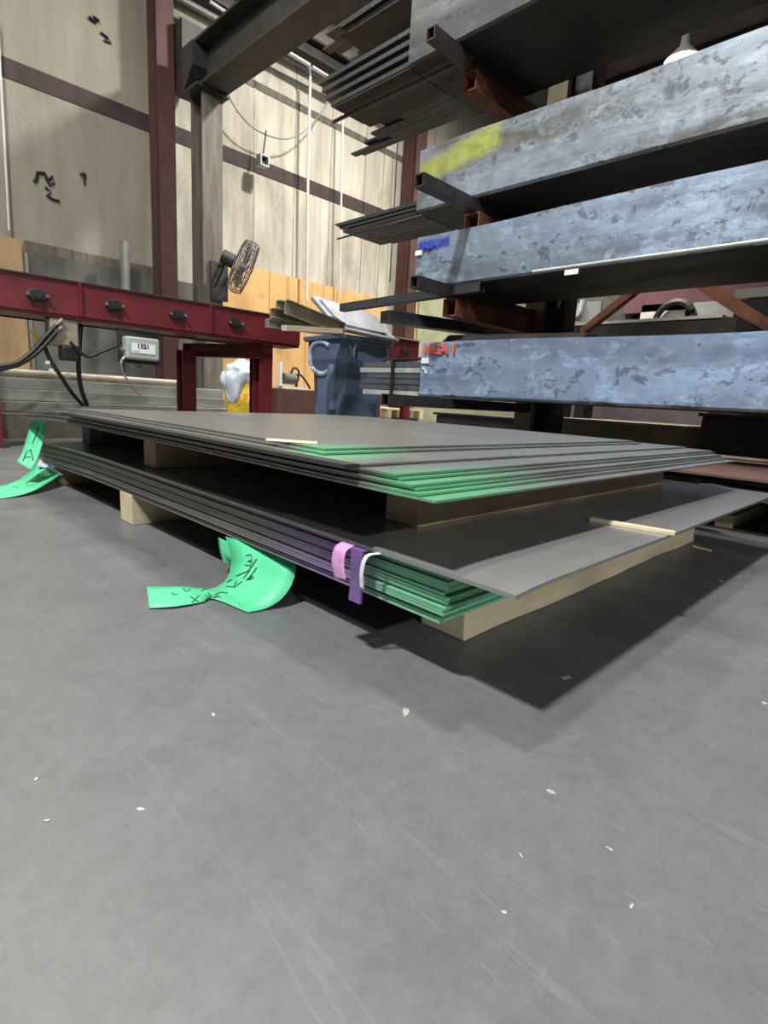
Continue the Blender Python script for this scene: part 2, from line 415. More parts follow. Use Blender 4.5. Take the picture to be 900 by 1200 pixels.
# wall girts
def girt(z, h, label, x0=-2, x1=7.9, dep=.2, mat='girt'):
    return tag(obj('wall_girt', prism(bm_(), cprof(dep, h, .03), (x1, WY-.01, z), (x0, WY-.01, z)), mat), label, 'girt')
girt(3.66, .2, 'grimy red girt crossing the cream wall below the small hanging box')
girt(4.78, .10, 'thin upper girt crossing the cream wall above the hanging cable', 3.8, 13, .06, 'greycol')
tag(obj('wall_pipe', tube(bm_(), [(3.2, 7.7, 5.18), (7.6, 7.7, 5.28)], .04), 'pipeg'), 'grey pipe along the wall just under the dark eave beam', 'pipe')
tag(obj('eave_beam', prism(bm_(), iprof(.25, .26, .03, .02), (2.5, 7.75, 5.45), (8.0, 7.75, 5.55)), 'darksteel'),
    'dark horizontal beam high on the cream wall behind the crane beam', 'beam')
girt(1.88, .12, 'dirty grey ledge girt above the sooty panels', 1.78, 3.3, .22, 'greycol')
girt(.35, .1, 'low girt at the foot of the sooty panels', 1.6, 3.9, .12, 'darksteel')
# sooty recess panels under the insulation, left bay
rp = [(1.8, 2.85), (2.85, 3.35), (3.5, 4.05)]
for i, (a, b) in enumerate(rp):
    tag(obj('wall_panel', box(bm_(), (a+.01, 7.94, .3), (b-.01, 7.985, 1.88)), 'panel'),
        ['wide sooty grey wall panel behind the hoses', 'narrow sooty wall panel left of the red column', 'dark wall panel between the red and the grey column'][i], 'panel')
tag(obj('plywood_sheet', box(bm_(), (1.15, 7.93, .0), (1.74, 7.985, 1.98)), 'ply_d'), 'dusty plywood sheet on the wall behind the left red post', 'plywood')
for i, (a, b, lb) in enumerate(((4.05, 5.12, 'orange plywood sheet right behind the wall fan'), (5.13, 5.86, 'orange plywood sheet between the fan and the metal studs'),
                            (5.87, 6.52, 'orange plywood sheet above the bin lid'), (6.53, 7.7, 'orange plywood sheet at the right end of the row'))):
    tag(obj('plywood_sheet', box(bm_(), (a, 7.94, .0), (b, 7.985, 2.29)), 'ply'), lb, 'plywood', 'plywood wall sheets')
# insulation seams
for i, x in enumerate((4.86, 5.6, 6.33, 7.1, 7.55, 8.9, 9.7, 10.5)):
    struct(obj('trim_%d' % (i+1), box(bm_(), (x-.006, 7.99, 2.3), (x+.006, 8.0, 6.4)), 'aged'))
# columns
def column(name, x, y, w, d, top, mat, label, tf=.02):
    return tag(obj(name, prism(bm_(), iprof(w, d, tf, .015), (x, y, 0), (x, y, top), Vector((0, 1, 0))), mat), label, 'column')
column('wall_column', 3.36, 7.75, .22, .28, 7.7, 'redcol', 'dull red steel column against the wall left of the grey column')
column('wall_column', 8.12, 7.78, .26, .34, 7.7, 'redcol', 'dark red steel column behind the left end of the storage rack')
gc = thing('grey_column', 'dirty grey steel column carrying the dark crane beam', 'column')
obj('shaft', prism(bm_(), iprof(.27, .3, .022, .016), (3.65, 7.12, 0), (3.65, 7.12, 3.93), Vector((0, 1, 0))), 'greycol', gc)
obj('cap_plate', box(bm_(), (3.42, 6.9, 3.93), (3.85, 7.33, 3.96)), 'darksteel', gc)
obj('base_plate', box(bm_(), (3.38, 6.9, 0), (3.85, 7.33, .03)), 'darksteel', gc)
cb = thing('crane_beam', 'large dark steel beam running overhead from the grey column', 'beam')
obj('beam', prism(bm_(), iprof(.34, .52, .03, .02), (3.65, -3, 4.22), (3.65, 7.35, 4.22)), 'darksteel', cb)
obj('end_bracket', prism(bm_(), [(0, 0), (.28, .25), (.28, .5), (0, .5)], (3.45, 7.35, 3.96), (3.85, 7.35, 3.96), Vector((0, 0, 1))), 'darksteel', cb)

# cords, conduits on the wall
def wp(px, py, y=7.72): return ony(px, py, y)
tag(obj('conduit', tube(bm_(), [wp(246, 2, 7.6), wp(300, 38, 7.6), wp(363, 76, 7.6), wp(363.5, 90, 7.7), wp(361, 200, 7.72), wp(359, 352, 7.72)], .022, 8), 'cord'),
    'white conduit running along the eave beam and down the wall', 'conduit')
tag(obj('conduit', tube(bm_(), [wp(366, 78, 7.6), wp(397, 97, 7.6)], .02, 8), 'cord'), 'short white conduit sloping towards the dark bar ends', 'conduit')
tag(obj('wall_rope', tube(bm_(), [wp(402, 133), wp(400, 230), wp(398, 350)], .016, 8), 'cord'), 'white cord hanging straight down left of the rack', 'cord')
tag(obj('wall_rope', tube(bm_(), [wp(466, 168), wp(462, 240), wp(457, 330)], .012, 8), 'darksteel'), 'thin dark cord hanging close to the red column behind the rack', 'cord')
tag(obj('slack_cable', tube(bm_(), spline([wp(262, 100), wp(278, 130), wp(300, 152), wp(330, 163), wp(352, 157), wp(372, 138), wp(385, 118)], 8), .009, 6), 'pipeg'),
    'thin grey cable sagging across the cream wall', 'cable')
tag(obj('column_bracket', prism(bm_(), [(0, 0), (.25, 0), (.45, .5), (.45, .75), (0, .75)], (3.5, 7.45, 4.1), (3.5, 7.75, 4.1), Vector((0, 0, 1))), 'darksteel'), 'dark steel bracket high on the red column beside the crane beam', 'bracket')
hb = thing('hanging_box', 'small square junction box hanging by a cord above the girt', 'junction box')
p = wp(308, 189, 7.7)
obj('housing', sqtube(bm_(), p+Vector((0, -.06, 0)), p+Vector((0, .06, 0)), .15, .15, .02), 'greybox', hb)
obj('back', box(bm_(), p+Vector((-.06, 0, -.06)), p+Vector((.06, .05, .06))), 'black', hb)
obj('cord', tube(bm_(), [p+Vector((0, 0, .07)), wp(312, 153, 7.7)], .012, 6), 'darksteel', hb)
tag(obj('wall_pipe', tube(bm_(), [(.0+wp(2, 90, 7.9).x, 7.9, 4.2), (wp(10, 262, 7.9).x, 7.9, 2.05)], .012, 8), 'cord'), 'thin white pipe down the wall at the left edge', 'pipe')
tag(obj('wall_pipe', tube(bm_(), [wp(146, 283, 7.6), wp(147, 336, 7.6), wp(148, 400, 7.6)], .055, 12), 'pipeg'), 'stout grey pipe standing in front of the sooty panels', 'pipe')
# black torn marks on the insulation
def scribble(pts, label, r=.018):
    tag(obj('wall_tear', tube(bm_(), [ony(a, b, 7.985) for a, b in pts], r, 5), 'black'), label, 'tear')
scribble([(40, 213), (43, 209), (44, 202), (52, 203), (57, 211), (61, 206), (63, 214), (58, 216), (54, 208)], 'black torn squiggle on the left bay lining, largest of three')
scribble([(53, 219), (59, 224), (55, 229), (61, 233), (70, 236)], 'black torn mark just under the largest squiggle', .014)
scribble([(94, 203), (98, 207), (99, 216), (100, 205), (97, 202)], 'small black torn loop to the right of the largest squiggle', .014)
scribble([(104, 20), (112, 26), (110, 20), (116, 25)], 'small black tear near the top of the left bay', .02)
scribble([(118, 38), (126, 44), (130, 50), (122, 47)], 'faint black tear below the topmost tear', .014)

# ---------------------------------------------------------------- fan
fan = thing('wall_fan', 'caged industrial fan mounted on the grey column', 'fan')
fc = ony(285, 313, 6.6)
rt = M @ Vector((1, 0, 0)); upv = M @ Vector((0, 1, 0)); vw = (fc-Vector((0, 0, H))).normalized()
rt = (rt-vw*rt.dot(vw)).normalized(); upv = (upv-vw*upv.dot(vw)-rt*upv.dot(rt)).normalized()
ax = (rt*.47+upv*.88).normalized(); fn = (rt*.88-upv*.47+vw*-.10).normalized(); ax = (ax-fn*ax.dot(fn)).normalized()
bx = fn.cross(ax).normalized(); R0 = .335
bm = bm_()
for off, rr in ((-.085, R0*.93), (-.03, R0), (.03, R0), (.085, R0*.93), (.1, R0*.55), (-.1, R0*.55), (.11, R0*.25)):
    tube(bm, [fc+fn*off+(ax*math.cos(t)+bx*math.sin(t))*rr for t in [2*math.pi*k/28 for k in range(29)]], .0055, 5)
for k in range(26):
    t = 2*math.pi*k/26; e = ax*math.cos(t)+bx*math.sin(t)
    tube(bm, [fc+fn*.11+e*.05, fc+fn*.1+e*R0*.6, fc+fn*.08+e*R0*.94, fc+e*R0*1.0, fc-fn*.08+e*R0*.94, fc-fn*.1+e*R0*.6, fc-fn*.11+e*.05], .0045, 4)
obj('guard', bm, 'fanwire', fan)
bl = obj('rotor', disc(bm_(), fc-fn*.04, fn, .05, .08), 'fanblade', fan)
for k in range(3):
    t = 2*math.pi*k/3+.4; bm = bm_(); e = ax*math.cos(t)+bx*math.sin(t); g = fn.cross(e)
    q = [fc+e*.04-g*.03-fn*.03, fc+e*.16-g*.1-fn*.05, fc+e*.29-g*.07-fn*.04, fc+e*.30+g*.05+fn*.03, fc+e*.16+g*.09+fn*.05, fc+e*.04+g*.03+fn*.02]
    lo = [bm.verts.new(v) for v in q]; hi = [bm.verts.new(v+fn*.006) for v in q]
    bm.faces.new(lo[::-1]); bm.faces.new(hi)
    for i in range(6): bm.faces.new((lo[i], lo[(i+1) % 6], hi[(i+1) % 6], hi[i]))
    obj('blade', bm, 'fanblade', fan)
mc = fc-fn*.11
obj('motor', disc(bm_(), mc, -fn, .085, .17, 18), 'black', fan, bevel=.01)
br = mc-fn*.13-Vector((0, 0, .07)); post_pt = Vector((3.66, 6.93, 1.72))
obj('bracket', tube(bm_(), [br, (br+Vector((3.72, 6.9, 1.95)))*.5, (3.72, 6.93, 1.98)], .022, 8), 'black', fan)
obj('strut', tube(bm_(), [br, post_pt], .016, 8), 'black', fan)
obj('mounting_plate', box(bm_(), (3.6, 6.93, 1.55), (3.84, 6.968, 2.02)), 'darksteel', fan)

# ---------------------------------------------------------------- conveyor / roller line
cv = thing('roller_conveyor', 'dark red steel roller conveyor frame on posts at the left', 'conveyor')
fy = 3.62
YA, YB = 3.76, 3.60
d0 = Vector((-1.6, 3.80, .776)); d1 = Vector((2.60, 3.591, .776))
obj('front_rail', prism(bm_(), [(0, 0), (0, .185), (-.13, .185), (-.13, .175), (-.01, .175), (-.01, .01), (-.13, .01), (-.13, 0)], d0, d1), 'red', cv)
# deep lower flange seen from below
u = (d1-d0).normalized(); nrm = Vector((-u.y, u.x, 0))
bm = bm_(); prism(bm, [(-.01, -.03), (-.26, -.03), (-.26, -.012), (-.01, -.012)], d0+Vector((0, 0, .01)), d1+Vector((0, 0, .01)))
obj('lower_flange', bm, 'red', cv)
obj('under_pan', prism(bm_(), [(-.13, 0), (-.62, 0), (-.62, .008), (-.13, .008)], d0, d1), 'girt', cv)
r0 = d0+nrm*.62; r1 = d1+nrm*.62
obj('rear_rail', prism(bm_(), cprof(.1, .185, .012), r0, r1), 'red', cv)
obj('top_strip', prism(bm_(), [(.012, .185), (-.14, .185), (-.14, .193), (.012, .193)], d0, d1), 'girt', cv)
def rail_pt(px, py):
    d = ray(px, py); n = nrm; t = (d0-Vector((0, 0, H))).dot(n)/d.dot(n); return Vector((0, 0, H))+d*t
for a in (93, 246):
    q = rail_pt(a, 350)
    obj('stiffener', box(bm_(), (q.x-.006, q.y-.022, .776), (q.x+.006, q.y+.01, .96)), 'red', cv)
for a, b in ((43, 346), (133, 358), (207, 369), (275, 379)):
    q = rail_pt(a, b)-nrm*.001
    bg = obj('bearing', disc(bm_(), q, -nrm, .052, .02, 24, 1, .62), 'black', cv, bevel=.004)
    obj('hub', disc(bm_(), q-nrm*.02, -nrm, .02, .012, 16), 'black', bg)
    for s in (-1, 1): obj('bolt', disc(bm_(), q+u*s*.047-nrm*.018, -nrm, .009, .016, 6), 'chrome', bg)
# posts: front left, front right, rear
def post(x, y, w, z1, label=None, foot=True):
    bm = bm_(); prism(bm, iprof(w, w, .012, .012), (x, y, .012), (x, y, z1), Vector((0, 1, 0)))
    o = obj('post', bm, 'red', cv)
    if foot: obj('foot_plate', box(bm_(), (x-w*.75, y-w*.75, 0), (x+w*.75, y+w*.75, .014)), 'darksteel', o)
    return o
post(.63, 3.85, .09, .775); post(2.35, 3.72, .11, .775); post(2.56, 4.12, .10, .775); post(1.98, 4.22, .11, .69)
obj('cross_member', prism(bm_(), iprof(.09, .1, .01, .01), (2.32, 3.66, .70), (2.05, 4.35, .70)), 'red', cv)
obj('cross_member', prism(bm_(), iprof(.09, .07, .01, .01), (2.36, 3.76, .735), (2.55, 4.2, .735)), 'darksteel', cv)
obj('cross_member', prism(bm_(), iprof(.09, .1, .01, .01), (.63, 3.8, .72), (.63, 4.4, .72)), 'red', cv)
for i in range(6):
    x = .2+i*.42
    obj('roller', tube(bm_(), [(x, 3.85, .88), (x, 4.28, .88)], .045, 16), 'darksteel', cv, smooth=False)
# valve, hoses, gray box
vb = thing('hose_valve', 'grey hydraulic valve block under the red rail', 'valve')
q = rail_pt(80, 380)
obj('block', box(bm_(), (q.x-.09, q.y+.02, .60), (q.x+.06, q.y+.14, .755)), 'aged', vb, bevel=.01)
obj('coil', box(bm_(), (q.x-.04, q.y+.0, .52), (q.x+.05, q.y+.09, .60)), 'black', vb, bevel=.01)
for k in range(2):
    a = rail_pt(73, 374+k*9)+Vector((0, .0, 0)); b = rail_pt(64, 382+k*8)
    obj('fitting', tube(bm_(), [a, b], .011, 8), 'chrome', vb)
yh = 3.62
def hp(px, py, y=3.66): return ony(px, py, y)
def hose(pts, r, label, mat='black'):
    return tag(obj('hydraulic_hose', tube(bm_(), spline(pts, 8), r, 8), mat, smooth=True), label, 'hose')
hose([hp(66, 381), hp(52, 396), hp(38, 412), hp(18, 426), hp(-12, 431)], .013, 'upper black hydraulic hose curving off to the left edge')
hose([hp(66, 389), hp(54, 403), hp(40, 416), hp(20, 428), hp(-14, 436)], .011, 'lower black hydraulic hose curving off to the left edge')
hose([hp(50, 400, 3.8), hp(58, 420, 3.8), hp(72, 442, 3.8), hp(84, 460, 3.9), hp(97, 475, 4.0)], .012, 'black hose looping down from the left into the pale tubes')
hose([hp(95, 380, 3.8), hp(93, 405, 3.8), hp(92, 430, 3.8), hp(95, 455, 3.85), hp(102, 475, 3.95)], .014, 'black hose hanging straight down beside the valve')
hose([hp(82, 400), hp(92, 411), hp(104, 418), hp(120, 412), hp(138, 405)], .009, 'thin black cable sagging from the valve to the grey box')
tag(obj('hose_sleeve', tube(bm_(), [hp(38, 387, 3.9), hp(43, 401, 3.9)], .012, 8), 'yhose'), 'yellow plastic sleeve hanging behind the hoses', 'sleeve')
for i, (a, b) in enumerate(((49, 407), (56, 425), (60, 434), (80, 440))):
    q = hp(a, b, 3.78); tag(obj('hose_tag', box(bm_(), q-Vector((.012, .002, .008)), q+Vector((.012, .002, .01))), 'label'),
        ['tiny white tag just under the yellow sleeve', 'tiny white tag on the looping hose, upper', 'tiny white tag on the looping hose, lower', 'tiny white tag between the two hanging hoses'][i], 'tag')
eb = thing('electrical_box', 'light grey electrical box with a white label under the red rail', 'electrical box')
a = ony(149, 424, 3.6); b = ony(186, 394, 3.6); zc = (a.z+b.z)/2
obj('body', box(bm_(), (a.x, 3.6, zc-.068), (b.x+.005, 3.68, zc+.068)), 'greybox', eb, bevel=.012)
obj('label_sticker', box(bm_(), (a.x+.03, 3.597, zc-.03), (b.x-.025, 3.6, zc+.03)), 'label', eb)
text('lettering', '1321', .038, 'black', (a.x+.062, 3.596, zc+.002), (1, 0, 0), (0, 0, 1), eb, bold=.001)
text('lettering', '--- ------', .014, 'black', (a.x+.036, 3.596, zc-.022), (1, 0, 0), (0, 0, 1), eb)
obj('back_plate', box(bm_(), (a.x-.02, 3.68, zc-.09), (b.x+.04, 3.70, .74)), 'darksteel', eb)
obj('cable_gland', tube(bm_(), [(a.x-.02, 3.64, zc-.01), (a.x+.0, 3.64, zc-.01)], .012, 8), 'chrome', eb)
tag(obj('grey_wire', tube(bm_(), spline([hp(147, 417, 3.64), hp(142, 425, 3.64), hp(146, 440, 3.7), hp(157, 456, 3.8), hp(172, 472, 3.9)], 8), .006, 6), 'cord'),
    'thin grey wire hanging from the electrical box', 'wire')

# ---------------------------------------------------------------- pale tube pile behind
yz = [(4.62, .435, .03, 'brown round tube on top of the pale pile', 'aged'), (4.66, .367, .048, 'pale steel tube just under the brown tube', 'greytube'),
      (4.62, .287, .048, 'pale steel tube second from the bottom of the pile', 'greytube'), (4.57, .205, .048, 'pale steel tube lowest in front of the pile', 'greytube')]
for y, z, r, lb, m in yz[:1]:
    tag(obj('round_tube', tube(bm_(), [(-.6, y+.04, z), (2.12, y+.04, z)], r, 12), m), lb, 'tube')
for y, z, r, lb, m in yz[1:]:
    tag(obj('steel_tube', sqtube(bm_(), (.17 if z < .3 else -.6, y, z), (2.5, y, z), r*2, r*1.6, .006), m, bevel=.012), lb, 'tube')
tag(obj('tube_rest', box(bm_(), (-.5, 4.4, 0), (2.6, 4.8, .165)), 'aged'), 'tan timber rest under the pale tubes', 'rest')
tag(obj('tube_block', box(bm_(), (-.55, 4.57, .165), (.15, 4.8, .324)), 'panel'), 'dark block holding up the left of the pale tubes', 'block')
tag(obj('tube_block', box(bm_(), (.16, 4.72, .165), (2.55, 4.8, .40)), 'aged'), 'long tan block behind the pale tubes', 'block')

# ---------------------------------------------------------------- bin, studs
bn = thing('wheelie_bin', 'blue wheeled rubbish bin marked with a white C', 'bin')
c0 = Vector((2.852, 3.40)); ang = math.radians(-6)
ex = Vector((math.cos(ang), math.sin(ang), 0)); ey = Vector((-math.sin(ang), math.cos(ang), 0))
def bp(a, b, z): return Vector((c0.x, c0.y, 0))+ex*a+ey*b+Vector((0, 0, z))
W_, D_ = .52, .54
def loft(rings, bm=None, cap=True):
    bm = bm or bm_(); R = [[bm.verts.new(v) for v in r] for r in rings]; n = len(R[0])
    for q, w in zip(R, R[1:]):
        for k in range(n): bm.faces.new((q[k], q[(k+1) % n], w[(k+1) % n], w[k]))
    if cap: bm.faces.new(R[0][::-1]); bm.faces.new(R[-1])
    return bm
def rr(a0, a1, b0, b1, z, c=.05):
    return [bp(a0+c, b0, z), bp(a1-c, b0, z), bp(a1, b0+c, z), bp(a1, b1-c, z), bp(a1-c, b1, z), bp(a0+c, b1, z), bp(a0, b1-c, z), bp(a0, b0+c, z)]
rings = [rr(.07, W_-.05, .07, D_-.07, .04), rr(.05, W_-.04, .05, D_-.05, .3), rr(.04, W_-.03, .035, D_-.035, .60), rr(.005, W_-.01, .0, D_, .70), rr(0, W_, -.005, D_+.005, .86)]
obj('body', loft(rings), 'binblue', bn, bevel=.008)
obj('rim', loft([rr(-.03, W_+.02, -.03, D_+.03, .85), rr(-.035, W_+.03, -.035, D_+.035, .885)]), 'binblue', bn, bevel=.006)
for s in (0.02, D_-.06):
    obj('wheel', disc(bm_(), bp(W_-.05, s, .1), ey, .1, .05, 24), 'black', bn)
obj('corner_rib', loft([rr(-.004, .07, .10, .19, .30, .02), rr(-.012, .07, .10, .19, .6, .02), rr(-.01, .05, .11, .18, .66, .02)]), 'binblue', bn)
# side handle frame on the near face
obj('side_frame', tube(bm_(), [bp(.12, -.012, .62), bp(.12, -.02, .8), bp(.14, -.02, .84), bp(W_-.05, -.02, .84), bp(W_-.03, -.02, .8), bp(W_-.03, -.012, .62)], .008, 8), 'pipeg', bn)
# the C
from mathutils.bvhtree import BVHTree
bpy.context.view_layer.update()
bt = BVHTree.FromObject(bn.children[0], bpy.context.evaluated_depsgraph_get())
cl = []
for a, b in spline([(386, 405, 0), (380, 401, 0), (372, 401, 0), (366, 407, 0), (363.5, 417, 0), (365, 428, 0), (371, 436, 0), (379, 438, 0), (386, 434, 0)], 4) and [(v.x, v.y) for v in spline([(386, 405, 0), (380, 401, 0), (372, 401, 0), (366, 407, 0), (363.5, 417, 0), (365, 428, 0), (371, 436, 0), (379, 438, 0), (386, 434, 0)], 4)]:
    d = ray(a, b).normalized(); h = bt.ray_cast(Vector((0, 0, H)), d)
    if h[0] is not None: cl.append(h[0]-d*.004)
obj('painted_letter', tube(bm_(), cl, .02, 8), 'spraywhite', bn)
# lid flung open, resting back over the rim
L = [bp(.0, .0, 0)]
lid_pts = [onz(372, 347, 1.07), onz(388, 349, 1.07), onz(452, 372, .97), onz(470, 391, .905), onz(412, 386, .915), onz(400, 378, .95)]
def lidq(px, py, dist):
    d = ray(px, py); return Vector((0, 0, H))+d.normalized()*dist
lp = [lidq(365, 347, 4.62), lidq(371, 345, 4.66), lidq(440, 369, 4.85), lidq(470, 393, 4.65), lidq(405, 386, 4.42), lidq(388, 369, 4.45)]
nlid = (lp[2]-lp[0]).cross(lp[4]-lp[0]).normalized()
if nlid.z < 0: nlid = -nlid
o = lp[0]; lp = [v-nlid*(v-o).dot(nlid) for v in lp]
lid = obj('lid', loft([[v-nlid*.03 for v in lp], lp]), 'lidgrey', bn, bevel=.008)
cen = sum(lp, Vector())/6
obj('lid_panel', loft([[cen+(v-cen)*.78 for v in lp], [cen+(v-cen)*.74+nlid*.012 for v in lp]]), 'lidgrey', lid)
obj('lid_edge', tube(bm_(), [lp[4]+nlid*.004, lp[3]+nlid*.004], .012, 6), 'greytube', lid)

# metal studs lying across rail and bin
sd = [((323, 356, 3.95), (392, 378, 4.35), .075, .03, 'aged', 'tan metal stud lying uppermost on the loose pile'),
      ((316, 367, 3.98), (395, 385, 4.4), .10, .035, 'aged', 'wide tan channel in the middle of the loose pile'),
      ((333, 362, 3.85), (400, 388, 4.3), .05, .05, 'aged', 'dark folded angle across the loose pile'),
      ((311, 378, 4.0), (402, 391, 4.38), .08, .03, 'greytube', 'pale channel with a torn end at the pile bottom'),
      ((330, 382, 3.85), (396, 386, 4.28), .05, .02, 'lumber', 'light wood lath in front of the loose pile')]
for (a, b, dd), (a2, b2, d2), w, h, m, lb in sd:
    P0 = lidq(a, b, dd); P1 = lidq(a2, b2, d2)
    bm = bm_(); prism(bm, cprof(w*.6, h*1.8, .005) if m != 'lumber' else [(0, 0), (w, 0), (w, .035), (0, .035)], P0-Vector((0, 0, .03)), P1-Vector((0, 0, .03)))
    tag(obj('metal_stud' if m != 'lumber' else 'wood_lath', bm, m), lb, 'stud' if m != 'lumber' else 'lath')
q0, q1, q2, q3 = lidq(316, 352, 4.1), lidq(345, 347, 4.1), lidq(352, 375, 4.05), lidq(312, 383, 4.0)

# beyond the bin: second conveyor section, machine, drum
c2 = thing('conveyor_section', 'short red conveyor section with one bearing right of the bin', 'conveyor')
z1 = ony(470, 397, 5.2).z; xa = ony(440, 400, 5.2).x; 
obj('rail', box(bm_(), (xa, 5.2, z1-.26), (5.75, 5.26, z1)), 'red', c2)
obj('top_strip', box(bm_(), (xa, 5.17, z1), (5.75, 5.3, z1+.012)), 'aged', c2)
q = ony(474, 411, 5.2); bg = obj('bearing', disc(bm_(), q, (0, -1, 0), .06, .03, 20, 1, .65), 'black', c2)
for x in (xa+.1, 5.6): obj('post', prism(bm_(), iprof(.1, .1, .01, .01), (x, 5.25, 0), (x, 5.25, z1-.26), Vector((0, 1, 0))), 'red', c2)
dm = thing('yellow_drum', 'yellow plastic drum standing behind the conveyor posts', 'drum')
q = ony(290, 478, 5.9); rad = .19; dx, dy = q.x, 6.05; zt = ony(285, 441, 5.9).z
ringsd = []
for z, r in ((0, .95), (.02, 1), (zt*.5-.02, 1), (zt*.5, 1.04), (zt*.5+.02, 1), (zt-.03, 1), (zt, .97)):
    ringsd.append([Vector((dx+rad*r*math.cos(t), dy+rad*r*math.sin(t), z)) for t in [2*math.pi*k/24 for k in range(24)]])
obj('barrel', loft(ringsd), 'yellow', dm, smooth=True)
obj('top_rim', tube(bm_(), [Vector((dx+rad*1.02*math.cos(t), dy+rad*1.02*math.sin(t), zt-.06)) for t in [2*math.pi*k/24 for k in range(25)]], .01, 6), 'yellow', dm)
for k in range(3):
    a0 = math.radians(235+k*22)
    obj('print', box(bm_(), (dx+rad*1.01*math.cos(a0)-.025, dy+rad*1.01*math.sin(a0)-.004, .25+.06*k), (dx+rad*1.01*math.cos(a0)+.025, dy+rad*1.01*math.sin(a0)+.01, .33+.05*k)), 'yorange', dm)
bm = bm_(); bmesh.ops.create_icosphere(bm, subdivisions=4, radius=1)
import mathutils.noise as mn
for v in bm.verts:
    n = 1+.22*mn.noise(v.co*2.2)+.1*mn.noise(v.co*6)
    v.co = Vector((v.co.x*.20*n, v.co.y*.17*n, v.co.z*.15*n))
    if v.co.z < 0 and v.co.x < -.06: v.co.z *= 2.6; v.co.x -= .05
    v.co += Vector((dx-.02, dy-.06, zt+.04))
tag(obj('plastic_bag', bm, 'rag', smooth=True), 'crumpled white plastic bag draped over the yellow drum', 'bag')
# low red block + pump
lb_ = ony(345, 456, 6.0)
tag(obj('red_cabinet', box(bm_(), (ony(325, 456, 6.0).x, 6.0, 0), (5.1, 6.5, lb_.z)), 'redcol', bevel=.01), 'low dull red cabinet between the posts and the bin', 'cabinet')
pm = thing('small_pump', 'small dark pump with a hose on the low red cabinet', 'pump')
q = ony(341, 452, 6.1); s0 = Vector((q.x, 6.12, lb_.z))
obj('base', box(bm_(), s0+Vector((-.16, -.08, 0)), s0+Vector((.2, .1, .03))), 'white', pm)
obj('motor', tube(bm_(), [s0+Vector((-.11, 0, .13)), s0+Vector((.07, 0, .13))], .07, 16), 'panel', pm)
obj('bracket', box(bm_(), s0+Vector((-.2, -.05, .03)), s0+Vector((-.16, .0, .33))), 'white', pm)
obj('hose', tube(bm_(), spline([s0+Vector((.0, 0, .18)), s0+Vector((.05, 0, .27)), s0+Vector((.13, 0, .24)), s0+Vector((.12, 0, .1)), s0+Vector((.14, 0, .2)), s0+Vector((.25, 0, .12)), s0+Vector((.33, 0, .02))], 6), .014, 8), 'black', pm)
obj('valve_post', tube(bm_(), [s0+Vector((.1, 0, .03)), s0+Vector((.1, 0, .2))], .02, 8), 'black', pm)

# ---------------------------------------------------------------- floor stacks
def lumber(x0, x1, y0, y1, z0, z1, label, mat='lumber', jag=0.006, name='timber_block'):
    bm = bm_(); n = 14; long_x = (x1-x0) > (y1-y0)
    rings = []
    for i in range(n+1):
        t = i/n; j = lambda: random.uniform(-jag, jag)
        if long_x:
            x = x0+(x1-x0)*t; zb = z0
            rings.append([Vector((x, y0+j()*.6, zb)), Vector((x, y1, zb)), Vector((x, y1, z1)), Vector((x, y0+.002, z1)), Vector((x, y0, zb+(z1-z0)*.22+j()))])
        else:
            y = y0+(y1-y0)*t
            rings.append([Vector((x0, y, z0)), Vector((x0, y, z1)), Vector((x1, y, z1)), Vector((x1, y, z0)), Vector((x0+.02, y, z0))])
    return tag(obj(name, loft(rings, bm), mat, bevel=.003), label, 'timber')
zl = .089
lumber(.73, 1.99, .51, .61, 0, zl, 'long pale timber on the floor under the near end of the lower bundle', jag=.007)
lumber(.58, 1.9, 1.60, 1.69, 0, zl, 'pale timber on the floor with its end showing under the long left edge', jag=.002)
lumber(.60, 1.9, 2.38, 2.47, 0, zl-.022, 'timber on the floor near the far end of the lower bundle', 'lumber_d', .002)
def droop(y, a, y0=1.7, L=1.18):
    return a*((y-y0)/L)**2 if y > y0 else 0
NB = 16; tb = .0041; pitch = .0051
for k in range(NB):
    f = k/(NB-1); j = random.uniform(-.003, .003)
    xo = .588-.012*f+j+(.006 if k % 4 == 2 else 0); yo = .452-.012*f+random.uniform(-.005, .005)
    lab = 'thin steel sheet of the lower bundle, green sprayed at its near corner'
    if k == 0: lab = 'lowest thin sheet of the lower bundle, resting on the timbers'
    if k == NB-1: lab = 'uppermost thin sheet of the lower bundle, just under the pale cover plate'
    tag(obj('steel_sheet', sheet(xo, xo+1.52, yo, yo+2.14+random.uniform(-.012, .012), lambda x, y, k=k: zl-droop(y, .045)+k*pitch+(.0004*math.sin(y*9+k) if k else 0), tb, -.005, 4, 30), 'plate_e'),
        lab, 'steel sheet', 'sheets of the lower bundle')
ztop = zl+NB*pitch
def zcov(x, y):
    e = max(0, (.66-x)/.1)
    return ztop+.0045-droop(y, .045)-.004*e*e
tag(obj('cover_plate', sheet(.564, 2.088, .324, 2.5, zcov, .006, 0, 40, 30), 'plate_top'), 'wide grey plate lying on the lower bundle, under the upper stack', 'steel plate')
zu0 = ztop+.0107; zu1 = .2735
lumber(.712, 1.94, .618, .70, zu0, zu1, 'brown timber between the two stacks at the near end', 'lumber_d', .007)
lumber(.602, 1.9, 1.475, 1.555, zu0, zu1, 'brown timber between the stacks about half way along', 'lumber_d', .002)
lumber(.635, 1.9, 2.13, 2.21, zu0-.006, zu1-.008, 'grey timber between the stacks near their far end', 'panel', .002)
ups = [(.274, .535, .437), (.2786, .537, .466), (.2832, .546, .478), (.2878, .540, .484),
       (.2925, .550, .511), (.2971, .546, .520), (.3018, .535, .596), (.3065, .569, .707), (.3111, .584, .728)]
names = ['lowest', 'second lowest', 'third lowest', 'fourth lowest', 'fifth lowest', 'fourth from the top', 'third from the top', 'second from the top', 'topmost']
